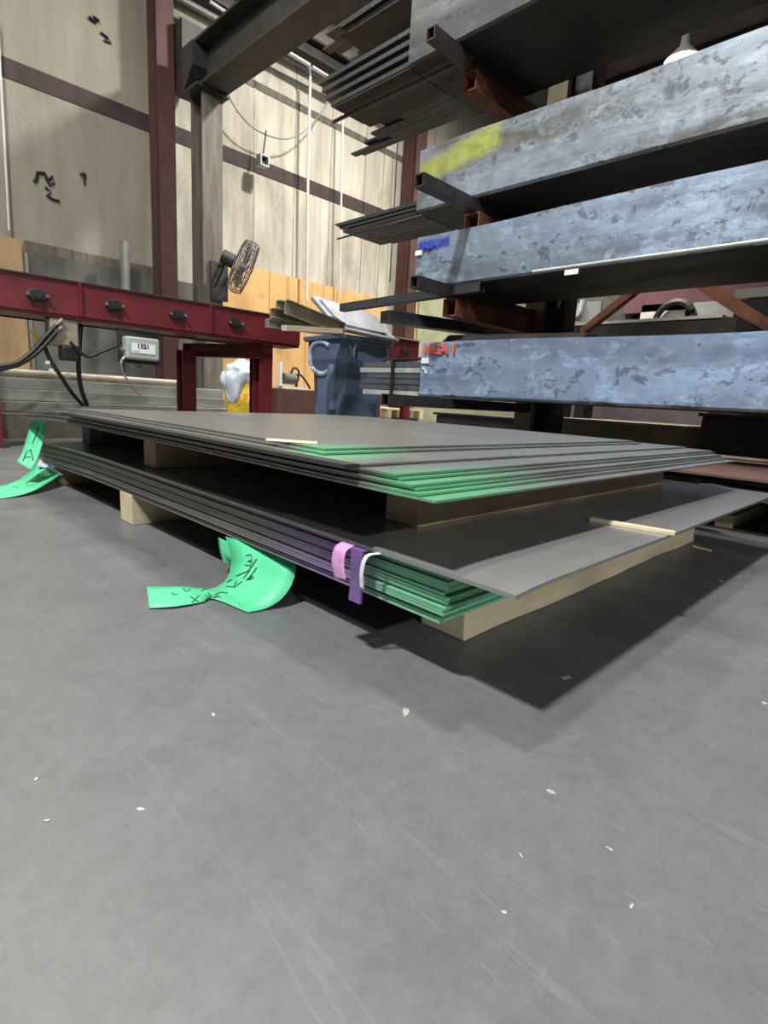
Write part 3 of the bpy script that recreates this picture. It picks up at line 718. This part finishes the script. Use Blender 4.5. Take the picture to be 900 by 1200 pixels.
XR = [2.01, 2.02, 2.03, 2.03, 2.07, 2.06, 2.05, 1.94, 1.935]
def zwob(x, y): return .0004*math.sin(7*y)-droop(y, .022, 1.7, .75)*(1-.5*(x-.5)/1.5)
for k, (z, x0, y0) in enumerate(ups):
    tag(obj('steel_sheet', sheet(x0, XR[k], y0, 2.44+random.uniform(-.05, .03), (lambda x, y, z=z: z+zwob(x, y)), .0034, -.02 if k < 6 else -.012, 8, 26), 'plate_g'),
        names[k]+' steel sheet of the upper stack'+(', corner sprayed green' if k < 4 or k > 6 else ', near edge set back'), 'steel sheet')
tag(obj('plate_strip', sheet(.505, .534, .584, 1.9, lambda x, y: .3018+zwob(x, y), .006, -.012, 3, 20), 'darksteel'), 'dark narrow strip along the left edge of the upper stack', 'strip')
fl = random.Random(3)
for i in range(12):
    y = fl.uniform(.8, 1.7); bm = bm_()
    bmesh.ops.create_icosphere(bm, subdivisions=1, radius=.0024, matrix=Matrix.Translation((.534-.02*(y-.437), y, .2775+zwob(.5, y))) @ Matrix.Diagonal((.6, 1.8, .5, 1)))
    tag(obj('white_flake', bm, 'white'), 'white flake caught on the long left edge of the upper stack', 'flake', 'white flakes on the upper stack edge')
# wood sliver on the cover plate, flecks
a = onz(692, 610, ztop+.011); b = onz(791, 627, ztop+.011)
tag(obj('wood_sliver', prism(bm_(), [(-.008, 0), (.008, 0), (.007, .006), (-.006, .007)], a, b), 'lumber'), 'pale wood sliver lying across the cover plate', 'wood sliver')
a = onz(312, 516, zu1+.042); b = onz(372, 520, zu1+.042)
tag(obj('wood_sliver', prism(bm_(), [(-.004, 0), (.004, 0), (0, .004)], a, b), 'lumber'), 'thin pale splinter on top of the upper stack', 'wood sliver')
a = onz(812, 641, .003); b = onz(833, 646, .003)
tag(obj('wood_sliver', prism(bm_(), [(-.006, 0), (.006, 0), (0, .006)], a, b), 'lumber'), 'small splinter on the floor at the end of the long timber', 'wood sliver')
# straps and pink tag on lower bundle
st = thing('steel_strap', 'purple painted strap around the lower bundle beside the pink tag', 'strap')
ya = .600
obj('strap_band', box(bm_(), (.552, ya-.013, zl-.004), (.557, ya+.013, ztop-.002)), 'purple', st)
obj('strap_fold', box(bm_(), (.552, ya-.013, ztop-.002), (.60, ya+.013, ztop+.0005)), 'purple', st)
A = [Vector((.562, .645, ztop+.0015)), Vector((.546, .645, ztop-.006)), Vector((.543, .647, ztop-.030)), Vector((.546, .642, ztop-.056))]
B = [Vector((.562, .615, ztop+.0015)), Vector((.544, .615, ztop-.006)), Vector((.541, .614, ztop-.030)), Vector((.543, .611, ztop-.05))]
tag(obj('paper_tag', ribbon(A, B), 'pink', smooth=True), 'pink paper tag folded over the edge of the lower bundle', 'tag')
A = [Vector((.565, .566, ztop+.0012)), Vector((.550, .578, ztop-.004)), Vector((.547, .584, ztop-.028)), Vector((.551, .586, ztop-.058))]
B = [Vector((.565, .558, ztop+.0012)), Vector((.550, .570, ztop-.004)), Vector((.547, .576, ztop-.028)), Vector((.551, .578, ztop-.058))]
tag(obj('tape_strip', ribbon(A, B), 'label', smooth=True), 'narrow white tape strip hanging right of the purple strap', 'tape')
# green paper tags
def P(px, py, z): return onz(px, py, z)
gt = thing('green_tag', 'long mint green paper tag curling out from under the lower bundle', 'tag')
A = [P(264, 629, .087), P(269, 642, .072), P(271, 660, .048), P(266, 678, .024), P(254, 688, .01), P(243, 691, .004)]
B = [P(345, 650, .087), P(347, 666, .070), P(342, 685, .042), P(330, 702, .018), P(312, 713, .004), P(291, 718, .002)]
obj('curled_sheet', ribbon(A, B), 'green', gt, smooth=True)
A = [P(262, 689, .006), P(240, 690, .004), P(218, 688, .006), P(195, 688, .003), P(172, 688, .003)]
B = [P(291, 718, .002), P(250, 702, .003), P(236, 706, .003), P(205, 711, .004), P(175, 713, .002)]
obj('crumpled_end', ribbon(A, B), 'green', gt, smooth=True)
A = [P(256, 630, .075), P(258, 645, .05), P(262, 660, .025)]; B = [P(275, 638, .07), P(272, 655, .04), P(278, 664, .02)]
obj('crumpled_corner', ribbon(A, B), 'green', gt, smooth=True)
# hand lettering as ink strokes lying on the paper (pixel, height estimate by ray march on the curl)
from mathutils.bvhtree import BVHTree
dg = bpy.context.evaluated_depsgraph_get()
trees = [BVHTree.FromObject(c, dg) for c in gt.children]
def on_tag(px, py, trees=None):
    d = ray(px, py).normalized(); best = None
    for t in trees:
        h = t.ray_cast(Vector((0, 0, H)), d)
        if h[0] is not None and (best is None or h[3] < best[1]): best = (h[0], h[3])
    return best[0]-d*.0012 if best else None
def ink(strokes, trees, parent, r=.0011):
    for s in strokes:
        pts = [on_tag(a, b, trees) for a, b in s]; pts = [p for p in pts if p is not None]
        if len(pts) > 1: obj('ink_mark', tube(bm_(), pts, r, 5), 'ink', parent)
ink([[(288, 651), (294, 650), (295, 656), (290, 658), (295, 658), (293, 663), (287, 662)],            # 3
     [(301, 655), (291, 669), (277, 675)], [(293, 668), (285, 678)],                                # slash
     [(301, 665), (293, 676), (288, 680)], [(288, 680), (292, 678), (296, 675), (297, 677), (293, 679), (289, 679)],   # 6
     [(272, 679), (266, 682)], [(265, 687), (275, 688), (284, 681)], [(277, 681), (274, 688)],          # x
     [(252, 697), (258, 694), (267, 695)], [(250, 701), (257, 699), (259, 701), (253, 703), (248, 702)],
     [(244, 695), (247, 700), (256, 698)]], trees, gt)
ink([[(223, 699), (232, 705)], [(233, 698), (225, 706)], [(240, 698), (247, 701)], [(248, 697), (241, 703)],
     [(215, 690), (218, 693), (222, 692), (222, 690)], [(236, 693), (240, 690), (244, 691)], [(201, 695), (205, 697), (208, 696)]], trees, gt)
g2 = thing('green_tag', 'mint green paper tag hanging from the far corner of the upper stack', 'tag')
A = [lidq(39, 488, 2.50), lidq(33, 508, 2.47), lidq(26, 530, 2.43), lidq(20, 541, 2.40)]
B = [lidq(54, 492, 2.42), lidq(51, 515, 2.41), lidq(45, 536, 2.38), lidq(38, 552, 2.36)]
obj('hanging_strip', ribbon(A, B), 'green', g2, smooth=True)
obj('pale_tip', ribbon([lidq(39, 487, 2.495), lidq(37, 493, 2.485)], [lidq(55, 491, 2.415), lidq(54, 497, 2.405)]), 'rag', g2)
g3 = thing('green_tag', 'mint green paper tag curving down to the floor at the left edge', 'tag')
A = [P(46, 541, .075), P(38, 551, .05), P(22, 562, .022), P(4, 569, .006), P(-20, 572, .003)]
B = [P(71, 556, .045), P(56, 566, .028), P(38, 576, .012), P(12, 583, .003), P(-20, 586, .002)]
t3 = obj('curved_strip', ribbon(A, B), 'green', g3, smooth=True)
obj('white_fold', ribbon([P(47, 536, .085), P(58, 545, .07), P(74, 555, .05)], [P(44, 546, .07), P(56, 549, .06), P(73, 557, .047)]), 'rag', g3)
tr = [BVHTree.FromObject(t3, bpy.context.evaluated_depsgraph_get())]
ink([[(43, 558), (46, 556), (46, 560), (43, 560), (43, 558)], [(49, 556), (52, 557), (50, 560), (48, 559), (49, 556)], [(31, 567), (34, 564), (37, 565)], [(15, 570), (19, 571), (22, 572)]], tr, g3, .0015)
t2 = [BVHTree.FromObject(c, bpy.context.evaluated_depsgraph_get()) for c in g2.children]
ink([[(27, 540), (31, 530), (36, 527), (39, 540)], [(30, 536), (36, 535)], [(38, 520), (42, 510), (45, 500)]], t2, g2, .0017)

# floor chips
ch = [(475, 835, 'white smear of plaster on the floor below the green tag'), (664, 794, 'white scuffed chip on the floor near the stack shadow'), (646, 929, 'pale chip on the open floor right of centre'),
      (165, 949, 'small bright chip on the floor at lower left'), (55, 962, 'pale crumb on the floor near the left edge'), (845, 681, 'white crumb on the floor at the right in the light'),
      (715, 996, 'pale crumb low on the right of the floor'), (895, 824, 'bright chip at the right edge of the floor'), (590, 1070, 'pale crumb low in the middle of the floor'),
      (740, 1063, 'faint chip on the floor at lower right'), (611, 1004, 'small pale chip below the pale chip right of centre'), (42, 914, 'tiny white chip near the left edge above the pale crumb'),
      (250, 838, 'tiny pale chip on the floor below the crumpled tag end')]
for i, (a, b, lb) in enumerate(ch):
    c = onz(a, b); s = (.012 if i < 2 else .007 if i < 3 else .0035); bm = bm_()
    n = 11; el = random.uniform(0, 3.1)
    lo = []
    for k in range(n):
        t = 2*math.pi*k/n; r = s*random.uniform(.35, 1); v = Vector((math.cos(t)*r*1.3, math.sin(t)*r*.55, 0)); v.rotate(Matrix.Rotation(el if i else .75, 3, 'Z'))
        lo.append(bm.verts.new(c+v))
    hi = [bm.verts.new(v.co+Vector((0, 0, .0012))) for v in lo]
    bm.faces.new(lo[::-1]); bm.faces.new(hi)
    for k in range(n): bm.faces.new((lo[k], lo[(k+1) % n], hi[(k+1) % n], hi[k]))
    tag(obj('floor_chip', bm, 'greytube' if i in (0, 1, 2, 4, 6, 8, 9, 10) else 'white'), lb, 'chip')
# rusty plates right of the stacks
tag(obj('rusty_plate', sheet(2.18, 3.5, -.4, 1.15, lambda x, y: .204, .008, 0, 4, 6), 'rustplate'), 'rust streaked plate lying under the rack at the right', 'steel plate')
tag(obj('rusty_plate', sheet(2.2, 3.5, -.45, 1.18, lambda x, y: .186, .012, 0, 4, 6), 'under'), 'dark plate under the rust streaked plate', 'steel plate')
for i, (x, y) in enumerate(((3.15, .3), (3.15, .95))):
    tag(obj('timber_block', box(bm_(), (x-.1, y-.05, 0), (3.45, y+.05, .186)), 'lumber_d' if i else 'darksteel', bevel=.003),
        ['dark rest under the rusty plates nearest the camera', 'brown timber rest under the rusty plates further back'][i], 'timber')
a = onz(864, 603, .05)
tag(obj('timber_block', box(bm_(), (a.x-.05, a.y+.0, .0), (a.x+.5, a.y+.06, .05)), 'lumber', bevel=.003), 'short pale timber scrap under the right end of the cover plate', 'timber')

# ---------------------------------------------------------------- cantilever rack
rk = thing('storage_rack', 'dark cantilever steel rack holding four levels of long sheets', 'rack')
XF = 2.6; XB = 3.3
levels = [('L1', 2.33, 2.9, 2.59, 2.25, 2.41), ('L2', 1.515, 1.845, 2.45, 2.04, 2.17), ('L3', 1.075, 1.37, 2.425, 2.15, 2.30), ('L4', .44, .755, 2.325, 2.12, 2.10)]
for py in (2.1, -.15):
    p_ = obj('upright', prism(bm_(), iprof(.16, .2, .014, .012), (3.68, py-.06, 0), (3.68, py-.06, 3.6), Vector((0, 1, 0))), 'darksteel', rk)
    obj('tan_face', box(bm_(), (3.55, py-.02, .02), (3.595, py+.12, 3.5)), 'tan', p_)
    obj('base_foot', box(bm_(), (2.75, py-.08, 0), (3.9, py+.08, .06)), 'darksteel', rk)
for nm, z0, z1, yl, ya, xa in levels:
    for yy in (ya, ya-2.2):
        zt_ = z0-.004 if nm != 'L2' else z0-.004
        o = obj('arm', sqtube(bm_(), (xa, yy, zt_-.032), (3.6, yy, zt_-.032), .06, .062, .006), 'armst', rk)
        if nm != 'L4':
            obj('bracket', sqtube(bm_(), (2.76 if nm == 'L1' else 2.62, yy, zt_-.115), (3.6, yy, zt_-.115), .10, .10, .008), 'rust', rk)
            obj('bolt_plate', box(bm_(), (3.46, yy-.09, zt_-.25), (3.56, yy-.06, zt_-.02)), 'rust', rk)
# V braces at the back of the rack
zb = [(1.93, .93, 1.52, 1.24), (1.29, 1.24, .80, .90)]
for (y0, z0, y1, z1) in zb:
    d = Vector((0, y1-y0, z1-z0)).normalized()
    obj('brace', prism(bm_(), aprof(.07, .07, .008), Vector((3.9, y0, z0))-d*.25, Vector((3.9, y1, z1))+d*.25), 'rust', rk)
obj('back_rail', box(bm_(), (3.92, -.6, .80), (3.98, 2.6, .87)), 'darksteel', rk)

def wrapper(nm, z0, z1, yl, mat, label, t=.008, x0=XF, x1=XB, bow=0, ye=-2.3, yc=None):
    """folded outer sheet: tall front face, deep underside, low back lip"""
    th = thing('sheet_pack', label, 'sheet stack')
    bm = bm_(); ny = 30; 
    def col(prof, y):
        return [Vector((a, y, b)) for a, b in prof]
    for jj in range(1):
        rings = []
        for j in range(ny+1):
            y = yl+(ye-yl)*j/ny; w = .004*math.sin(y*5.1+z0*9)+.003*math.sin(y*11.3)
            zt = z1+.006*math.sin(y*3+z0*5)
            rings.append([Vector((x0+w, y, zt)), Vector((x0+w*.5, y, (z0+z1)/2)), Vector((x0, y, z0+.012)), Vector((x0+.012, y, z0)), Vector((x0+.012, y, z0+.006)), Vector((x0+t, y, z0+.016)),
                          Vector((x0+w*.5+t, y, (z0+z1)/2)), Vector((x0+t+w, y, zt))])
        loft(rings, bm)
    obj('front_face', bm, mat, th, smooth=False)
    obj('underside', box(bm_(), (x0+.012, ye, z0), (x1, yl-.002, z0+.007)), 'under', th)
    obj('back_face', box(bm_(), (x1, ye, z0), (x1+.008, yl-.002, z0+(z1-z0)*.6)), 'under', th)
    obj('core', box(bm_(), (x0+.06, ye+.03, z0+.008), (x1-.02, yc or yl-.03, z0+(z1-z0)*.5)), 'bar', th)
    return th
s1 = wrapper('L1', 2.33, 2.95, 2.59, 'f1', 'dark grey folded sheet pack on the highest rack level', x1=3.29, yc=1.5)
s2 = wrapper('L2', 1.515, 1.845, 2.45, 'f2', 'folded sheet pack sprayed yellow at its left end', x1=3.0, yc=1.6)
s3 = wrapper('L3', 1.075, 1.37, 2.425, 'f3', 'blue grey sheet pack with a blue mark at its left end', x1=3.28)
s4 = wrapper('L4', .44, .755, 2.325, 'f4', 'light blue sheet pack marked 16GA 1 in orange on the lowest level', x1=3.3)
# orange letters on L4, labels
text('lettering', '16GA 1', .082, 'orangeink', (XF-.012, 2.31, .69), (0, -1, 0), (0, 0, 1), s4, ext=.003, bold=.0025)
obj('sticker', box(bm_(), (XF-.011, 2.255, .635), (XF-.002, 2.315, .668)), 'label', s4)
obj('chalk_mark', tube(bm_(), [(XF-.004, 2.31, .61), (XF-.004, 2.285, .595), (XF-.004, 2.275, .575)], .006, 5), 'spraywhite', s4)
q = onx(491, 297, XF)
obj('sticker', box(bm_(), (XF-.012, q.y-.03, q.z-.014), (XF-.003, q.y+.02, q.z+.014)), 'label', s3)
text('lettering', '16GA', .06, 'blueink', (XF-.012, 2.40, 1.297), (0, -1, 0), (0, 0, 1), s3, ext=.002, bold=.001)
# bright rod and small sticker along lower edge of L3
rd = obj('edge_rod', tube(bm_(), [(XF-.012, 1.60, 1.083), (XF-.012, -1.4, 1.083)], .008, 8), 'greytube', s3)
q = onx(669, 319, XF-.02); obj('sticker', box(bm_(), (XF-.026, q.y-.04, q.z-.012), (XF-.022, q.y+.03, q.z+.012)), 'label', s3)
tag(obj('thin_rod', tube(bm_(), [onx(760, 262, XF-.02), onx(760, 262, XF-.02)+Vector((0, -.01, 0))], .002, 5), 'darksteel'), 'x', 'rod') if False else None

# bar ends sticking out past the packs
def bars(rows, z0, xs, yl, ybase, label, group, name='flat_bar', th=.012, gap=.004, mat='bar', wj=.25, yend=1.9):
    n = 0
    for r in range(rows):
        x = xs[0]
        while x < xs[1]-.03:
            w = random.uniform(.05, .1); w = min(w, xs[1]-x)
            ye = ybase(r, (x-xs[0])/(xs[1]-xs[0]))+random.uniform(-wj, wj)*.3
            bm = box(bm_(), (x, yend, z0+r*(th+gap)), (x+w-.004, ye, z0+r*(th+gap)+th))
            tag(obj(name, bm, mat), label, 'bar', group); n += 1
            x += w
# level 1: wide ragged sheets
for r in range(4):
    zz = 2.345+r*.058
    e = (3.32, 3.38, 3.43, 3.48)[r]+random.uniform(-.02, .02)
    tag(obj('flat_sheet', box(bm_(), (XF+.018, 1.6, zz), (XF+.32, e, zz+.026)), 'bar'),
        ['lowest wide flat sticking out left of the top rack pack', 'second wide flat sticking out left of the top rack pack', 'third wide flat sticking out left of the top rack pack', 'highest wide flat sticking out left of the top rack pack'][r], 'flat')
bars(3, 2.342, (XF+.33, XB-.02), 0, lambda r, f: 3.52+.0*f+.05*r-(.25 if f < .3 else 0), 'dark narrow flat bar with a ragged end on the top rack level', 'narrow bars on the top level', wj=.85)
tag(obj('wide_flat', box(bm_(), (XF+.02, 2.595, 2.330), (XF+.36, 3.30, 2.338)), 'under'), 'wide dark sheet forming the underside left of the top pack', 'sheet')
tag(obj('steel_rod', tube(bm_(), [(XF+.12, 2.2, 2.30), (XF+.10, 3.40, 2.30)], .012, 6), 'bar'), 'single dark rod poking out lowest at the top level', 'rod')
bars(2, 2.86, (XF+.1, XF+.55), 0, lambda r, f: 3.5-.12*abs(f-.3)+.08*r, 'dark flat bar in the small bunch above the top level', 'bars bunched above the top level', wj=.35, yend=2.4)
for i in range(3):
    bmx = box(bm_(), (XF+.12, 1.8, 2.84-.012*i), (XF+.5, 3.4-.05*i, 2.848-.012*i)); tag(obj('flat_sheet', bmx, 'under'), 'thin dark sheet under the bunch above the top level', 'sheet', 'sheets above the top level')
# level 2: thin sheets, ragged
for r in range(9):
    zz = 1.512-.0+r*.0085
    e = 3.08+random.uniform(-.10, .10)+.012*r
    tag(obj('thin_sheet', box(bm_(), (XF+.02+.004*(r % 3), 1.7, zz+.012), (XF+.38, e-.0, zz+.0045)), 'bar'), 'thin steel sheet with a ragged end left of the yellow marked pack', 'sheet', 'thin sheets beside the yellow marked pack')
bars(1, 1.513, (XF+.0, XF+.40), 0, lambda r, f: 3.10-.12*f, 'narrow steel strip at the bottom of the ragged sheets', 'strips under the ragged sheets', th=.008, wj=.25, yend=2.455)
tag(obj('steel_rod', tube(bm_(), [(XF+.0, 2.4, 1.49), (XF+.03, 3.22, 1.49)], .006, 6), 'bar'), 'thin rod reaching furthest left below the ragged sheets', 'rod')
# bar under L3
a = onx(401, 361, 2.62); b = onx(487, 346, 2.62)
tag(obj('flat_bar', sqtube(bm_(), a, b+Vector((0, -.5, .0)), .05, .05, .004), 'bar'), 'dark round edged bar under the blue marked pack pointing left', 'bar')
# pale channel lying between levels 3 and 4
a = lidq(446, 369, 3.6); b = lidq(600, 391, 4.4)
tag(obj('steel_channel', prism(bm_(), [(0, 0), (.10, 0), (.10, .07), (.09, .07), (.09, .01), (.01, .01), (.01, .07), (0, .07)], a-Vector((0, 0, .05)), b-Vector((0, 0, .05))), 'bar', bevel=.003), 'dark channel with a bright top edge reaching left above the lowest pack', 'channel')
# rolled pad on L4
a = lidq(522, 401, 3.75); 
bm = loft([[Vector((2.70, 2.28, .757)), Vector((3.05, 2.28, .757)), Vector((3.05, 2.25, .82)), Vector((2.75, 2.25, .82))], [Vector((2.70, 1.35, .757)), Vector((3.05, 1.35, .757)), Vector((3.05, 1.35, .80)), Vector((2.75, 1.35, .80))]])
tag(obj('black_pad', bm, 'darksteel', bevel=.01), 'dark folded pad lying on the lowest pack behind its lettering', 'pad')
# banded bundle left of L4
bb = ['upper', 'top']
n_ = 0
for r in range(6):
    z = .436+r*.036
    for c_ in range(3):
        x = 2.605+c_*.075; e = 2.86+random.uniform(-.09, .07)-(.06 if r > 4 else 0)
        if c_ == 0:
            bm = prism(bm_(), cprof(.06, .031, .005), (x+.004, 2.335, z), (x+.004, e, z)) if r % 2 else box(bm_(), (x, 2.335, z), (x+.07, e, z+.031))
        else: bm = box(bm_(), (x, 2.335, z), (x+.07, e, z+.031))
        tag(obj('steel_bar', bm, 'greytube' if (r, c_) in ((0, 0), (4, 0)) else 'bar2'), 'steel bar in the banded bundle left of the lowest pack', 'bar', 'steel bars in the banded bundle')
sq_ = sqtube(bm_(), (2.715, 2.55, .54), (2.715, 2.575, .54), .25, .235, .006)
tag(obj('bundle_band', sq_, 'black'), 'black band around the angle bars left of the lowest pack', 'band')
tag(obj('flat_bar', box(bm_(), (2.62, 2.34, .663), (2.72, 2.72, .675)), 'bar'), 'dark flat lying on top of the banded bundle', 'bar')
tag(obj('loose_plank', box(bm_(), (2.58, 2.34, .395), (2.9, 2.62, .434)), 'aged'), 'dull tan board just under the left end of the lowest pack', 'board')
# below lowest level: boxes, plus dark stacks added to darken the gap
for i, (x0, y0, x1, y1, z1, m, lb) in enumerate((
        (3.95, 2.4, 4.9, 3.3, .30, 'panel', 'dark crate on the floor behind the rack foot'),
        (4.0, 1.2, 5.0, 2.1, .33, 'tan', 'tan crate on the floor behind the right upright'),
        (4.0, -2.4, 5.2, 1.1, .42, 'darksteel', 'long dark filler stack on the floor behind the rack'),
        (3.0, 2.35, 3.4, 2.7, .22, 'panel', 'dark filler block on the floor left of the upright'))):
    t = thing('floor_crate', lb, 'crate')
    obj('body', box(bm_(), (x0, y0, .05), (x1, y1, z1)), m, t, bevel=.01)
    obj('lid', box(bm_(), (x0-.02, y0-.02, z1), (x1+.02, y1+.02, z1+.02)), 'aged' if i == 1 else 'darksteel', t)
    obj('skid', box(bm_(), (x0+.05, y0+.05, 0), (x1-.05, y0+.15, .05)), 'lumber_d', t); obj('skid', box(bm_(), (x0+.05, y1-.15, 0), (x1-.05, y1-.05, .05)), 'lumber_d', t)
# pallet far back, seen low between bin and rack
pl = thing('wood_pallet', 'pale wooden pallet on the floor beyond the bin', 'pallet')
a = ony(447, 484, 5.6); 
for k in range(6): obj('deck_board', box(bm_(), (a.x, 5.5+k*.17, .27), (6.3, 5.62+k*.17, .29)), 'lumber', pl)
for x in (a.x+.02, (a.x+6.3)/2, 6.2): obj('stringer', box(bm_(), (x, 5.5, .16), (x+.08, 6.5, .27)), 'lumber', pl)
tag(obj('timber_rest', box(bm_(), (a.x, 5.6, 0), (6.3, 6.3, .16)), 'panel', bevel=.01), 'dark rest under the pale pallet', 'rest')

# ---------------------------------------------------------------- far bay beyond the rack
def far(name, px0, py0, px1, py1, x, dep, mat, label, cat, bev=.01):
    a = onx(px0, py0, x); b = onx(px1, py1, x)
    lo = (x, min(a.y, b.y), min(a.z, b.z)); hi = (x+dep, max(a.y, b.y), max(a.z, b.z))
    return tag(obj(name, box(bm_(), lo, hi), mat, bevel=bev), label, cat)
gb = ony(492, 352, 7.9); gb2 = ony(572, 412, 7.9)
tag(obj('green_board', box(bm_(), (gb.x, 7.9, .0), (gb2.x+1.2, 7.97, 3.0)), 'greenboard'), 'pale green board on the wall beyond the red column', 'board')
tag(obj('wood_stud', box(bm_(), (gb.x-.32, 7.86, .0), (gb.x-.1, 7.97, 3.0)), 'ply'), 'orange wooden stud between the red column and the green board', 'stud')
X = 9.0
cbn = thing('far_machine', 'large white and maroon machine standing beyond the rack', 'machine')
def fpart(nm, px0, py0, px1, py1, x, dep, mat):
    a = onx(px0, py0, x); b = onx(px1, py1, x)
    return obj(nm, box(bm_(), (x, min(a.y, b.y), min(a.z, b.z)), (x+dep, max(a.y, b.y), max(a.z, b.z))), mat, cbn, bevel=.01)
fpart('maroon_hood', 735, 330, 900, 357, X, .8, 'maroon'); fpart('white_panel', 752, 357, 802, 372, X, .8, 'white')
fpart('white_door', 752, 372, 800, 386, X+.02, .7, 'white'); fpart('grey_panel', 655, 344, 735, 400, X+.1, .7, 'panel')
fpart('maroon_panel', 802, 352, 905, 372, X+.1, .7, 'maroon'); fpart('base', 640, 385, 905, 480, X-.05, .9, 'darksteel')
o = onx(790, 374, X-.1)
obj('hose_arch', tube(bm_(), [o+Vector((0, -math.cos(t)*.26, math.sin(t)*.26-.02)) for t in [math.pi*k/12 for k in range(13)]], .05, 8), 'black', cbn)
obj('side_panel', box(bm_(), (X-.06, o.y-.75, o.z-.12), (X-.02, o.y-.22, o.z+.22)), 'greybox', cbn)
rl = thing('long_beam', 'long dark beam with a white edge lying beyond the rack braces', 'beam')
a = onx(690, 396, 5.2); b = onx(860, 392, 5.2)
obj('beam_body', box(bm_(), (5.2, b.y-1, a.z-.25), (5.5, a.y+.3, a.z+.12)), 'darksteel', rl)
obj('white_edge', box(bm_(), (5.19, b.y+.1, a.z+.12), (5.5, a.y+.3, a.z+.145)), 'white', rl)
for k in (0, 1): obj('stand', box(bm_(), (5.25, b.y+k*1.2, 0), (5.45, b.y+.1+k*1.2, a.z-.25)), 'darksteel', rl)
wj = thing('white_clamp', 'white clamp arm fixed beyond the right upright', 'clamp')
q = onx(670, 368, 6.0)
obj('arm', tube(bm_(), [q+Vector((0, .15, -.06)), q+Vector((0, -.1, 0)), q+Vector((0, -.12, .14))], .03, 8), 'white', wj)
obj('bolt', disc(bm_(), q+Vector((-.03, -.09, .0)), (-1, 0, 0), .04, .03, 12), 'white', wj)
obj('plate', box(bm_(), (6.02, q.y-.32, q.z-.1), (6.05, q.y+.3, q.z+.12)), 'greybox', wj)
obj('support', box(bm_(), (6.05, q.y-.05, 0), (6.12, q.y+.05, q.z+.1)), 'panel', wj)
tag(obj('rusty_channel', box(bm_(), (5.8, 2.9, .9), (6.0, 3.9, 1.12)), 'rust', bevel=.01), 'rust orange channel low beyond the right upright', 'channel')
tag(obj('channel_stand', box(bm_(), (5.82, 3.0, 0), (5.98, 3.1, .9)), 'darksteel'), 'dark stand under the rust orange channel', 'stand')
for i, (a, b, c_) in enumerate(((862, 346, .09), (868, 352, .07))):
    p0 = onx(a, b, 4.6+.1*i)
    tag(obj('pale_tube', sqtube(bm_(), p0, p0+Vector((0, -1.6, 0)), c_, c_*.7, .006), 'greytube'), ['upper pale square tube at the right edge between the levels', 'lower pale square tube at the right edge between the levels'][i], 'tube')
p0 = onx(868, 352, 4.7)
tag(obj('tube_stand', box(bm_(), (4.5, p0.y-1.5, 0), (4.85, p0.y-.05, p0.z-.034)), 'darksteel'), 'dark steel stand carrying the two pale tubes', 'stand')
# pale and tan strips behind gap L1/L2
for i, (px) in enumerate((645, 662, 683)):
    q = onx(px, 105, 6.2)
    tag(obj('hanging_strip', box(bm_(), (6.2, q.y-(.02 if i != 1 else .04), q.z-.9), (6.24, q.y+.02, q.z+1.6)), 'ply_d' if i == 1 else 'cord'),
        ['pale strip seen left in the gap under the top pack', 'tan strip seen in the middle of the gap under the top pack', 'pale strip seen right in the gap under the top pack'][i], 'strip')
column('roof_post', 6.6, 3.75, .25, .25, 7.8, 'darksteel', 'dark roof column seen through the gap under the top pack')

# ---------------------------------------------------------------- lamps
def highbay(x, y, z, power, label, color=(1, .96, .88), size=.5):
    t = thing('high_bay_lamp', label, 'lamp', group=None)
    r = [(.06, z+.34), (.07, z+.2), (.24, z+.03), (.26, z)]
    rings = [[Vector((x+a*math.cos(u_), y+a*math.sin(u_), zz)) for u_ in [2*math.pi*k/20 for k in range(20)]] for a, zz in r]
    obj('reflector', loft(rings, cap=False), 'greybox', t, smooth=True)
    obj('bulb', disc(bm_(), (x, y, z+.03), (0, 0, -1), .17, .02, 20), 'lamp', t)
    obj('hanger', tube(bm_(), [(x, y, z+.33), (x, y, 7.8)], .01, 6), 'darksteel', t)
    ld = bpy.data.lights.new('lamp_light', 'AREA'); ld.shape = 'DISK'; ld.size = size; ld.energy = power; ld.color = color
    lo = bpy.data.objects.new('lamp_light', ld); C.objects.link(lo); lo.location = (x, y, z-.03); lo.parent = t
    return t
q = ray(800, 72).normalized(); q = Vector((0, 0, H))+q*11.5
highbay(q.x, q.y, q.z, 500, 'glaring high bay lamp seen through the gap in the rack')
highbay(1.3, 2.2, 6.4, 190, 'high bay lamp hanging over the floor stacks')
highbay(5.6, 4.6, 6.3, 640, 'high bay lamp hanging near the cream wall')
highbay(-2.1, 0.9, 6.3, 860, 'high bay lamp hanging over the open floor at the left', (.97, .98, 1))
highbay(-2.0, -8.0, 4.4, 900, 'high bay lamp hanging behind the viewpoint', (.97, .98, 1))
highbay(0.6, 5.6, 6.3, 150, 'high bay lamp hanging over the left bay')

w = bpy.data.worlds.new('world'); S.world = w; w.use_nodes = True
bg = w.node_tree.nodes['Background']; bg.inputs[0].default_value = (.8, .88, 1, 1); bg.inputs[1].default_value = .07

vs = S.view_settings; vs.view_transform = 'Standard'; vs.look = 'None'; vs.gamma = 1; vs.use_curve_mapping = False
vs.exposure = -0.2
S.cycles.max_bounces = 6
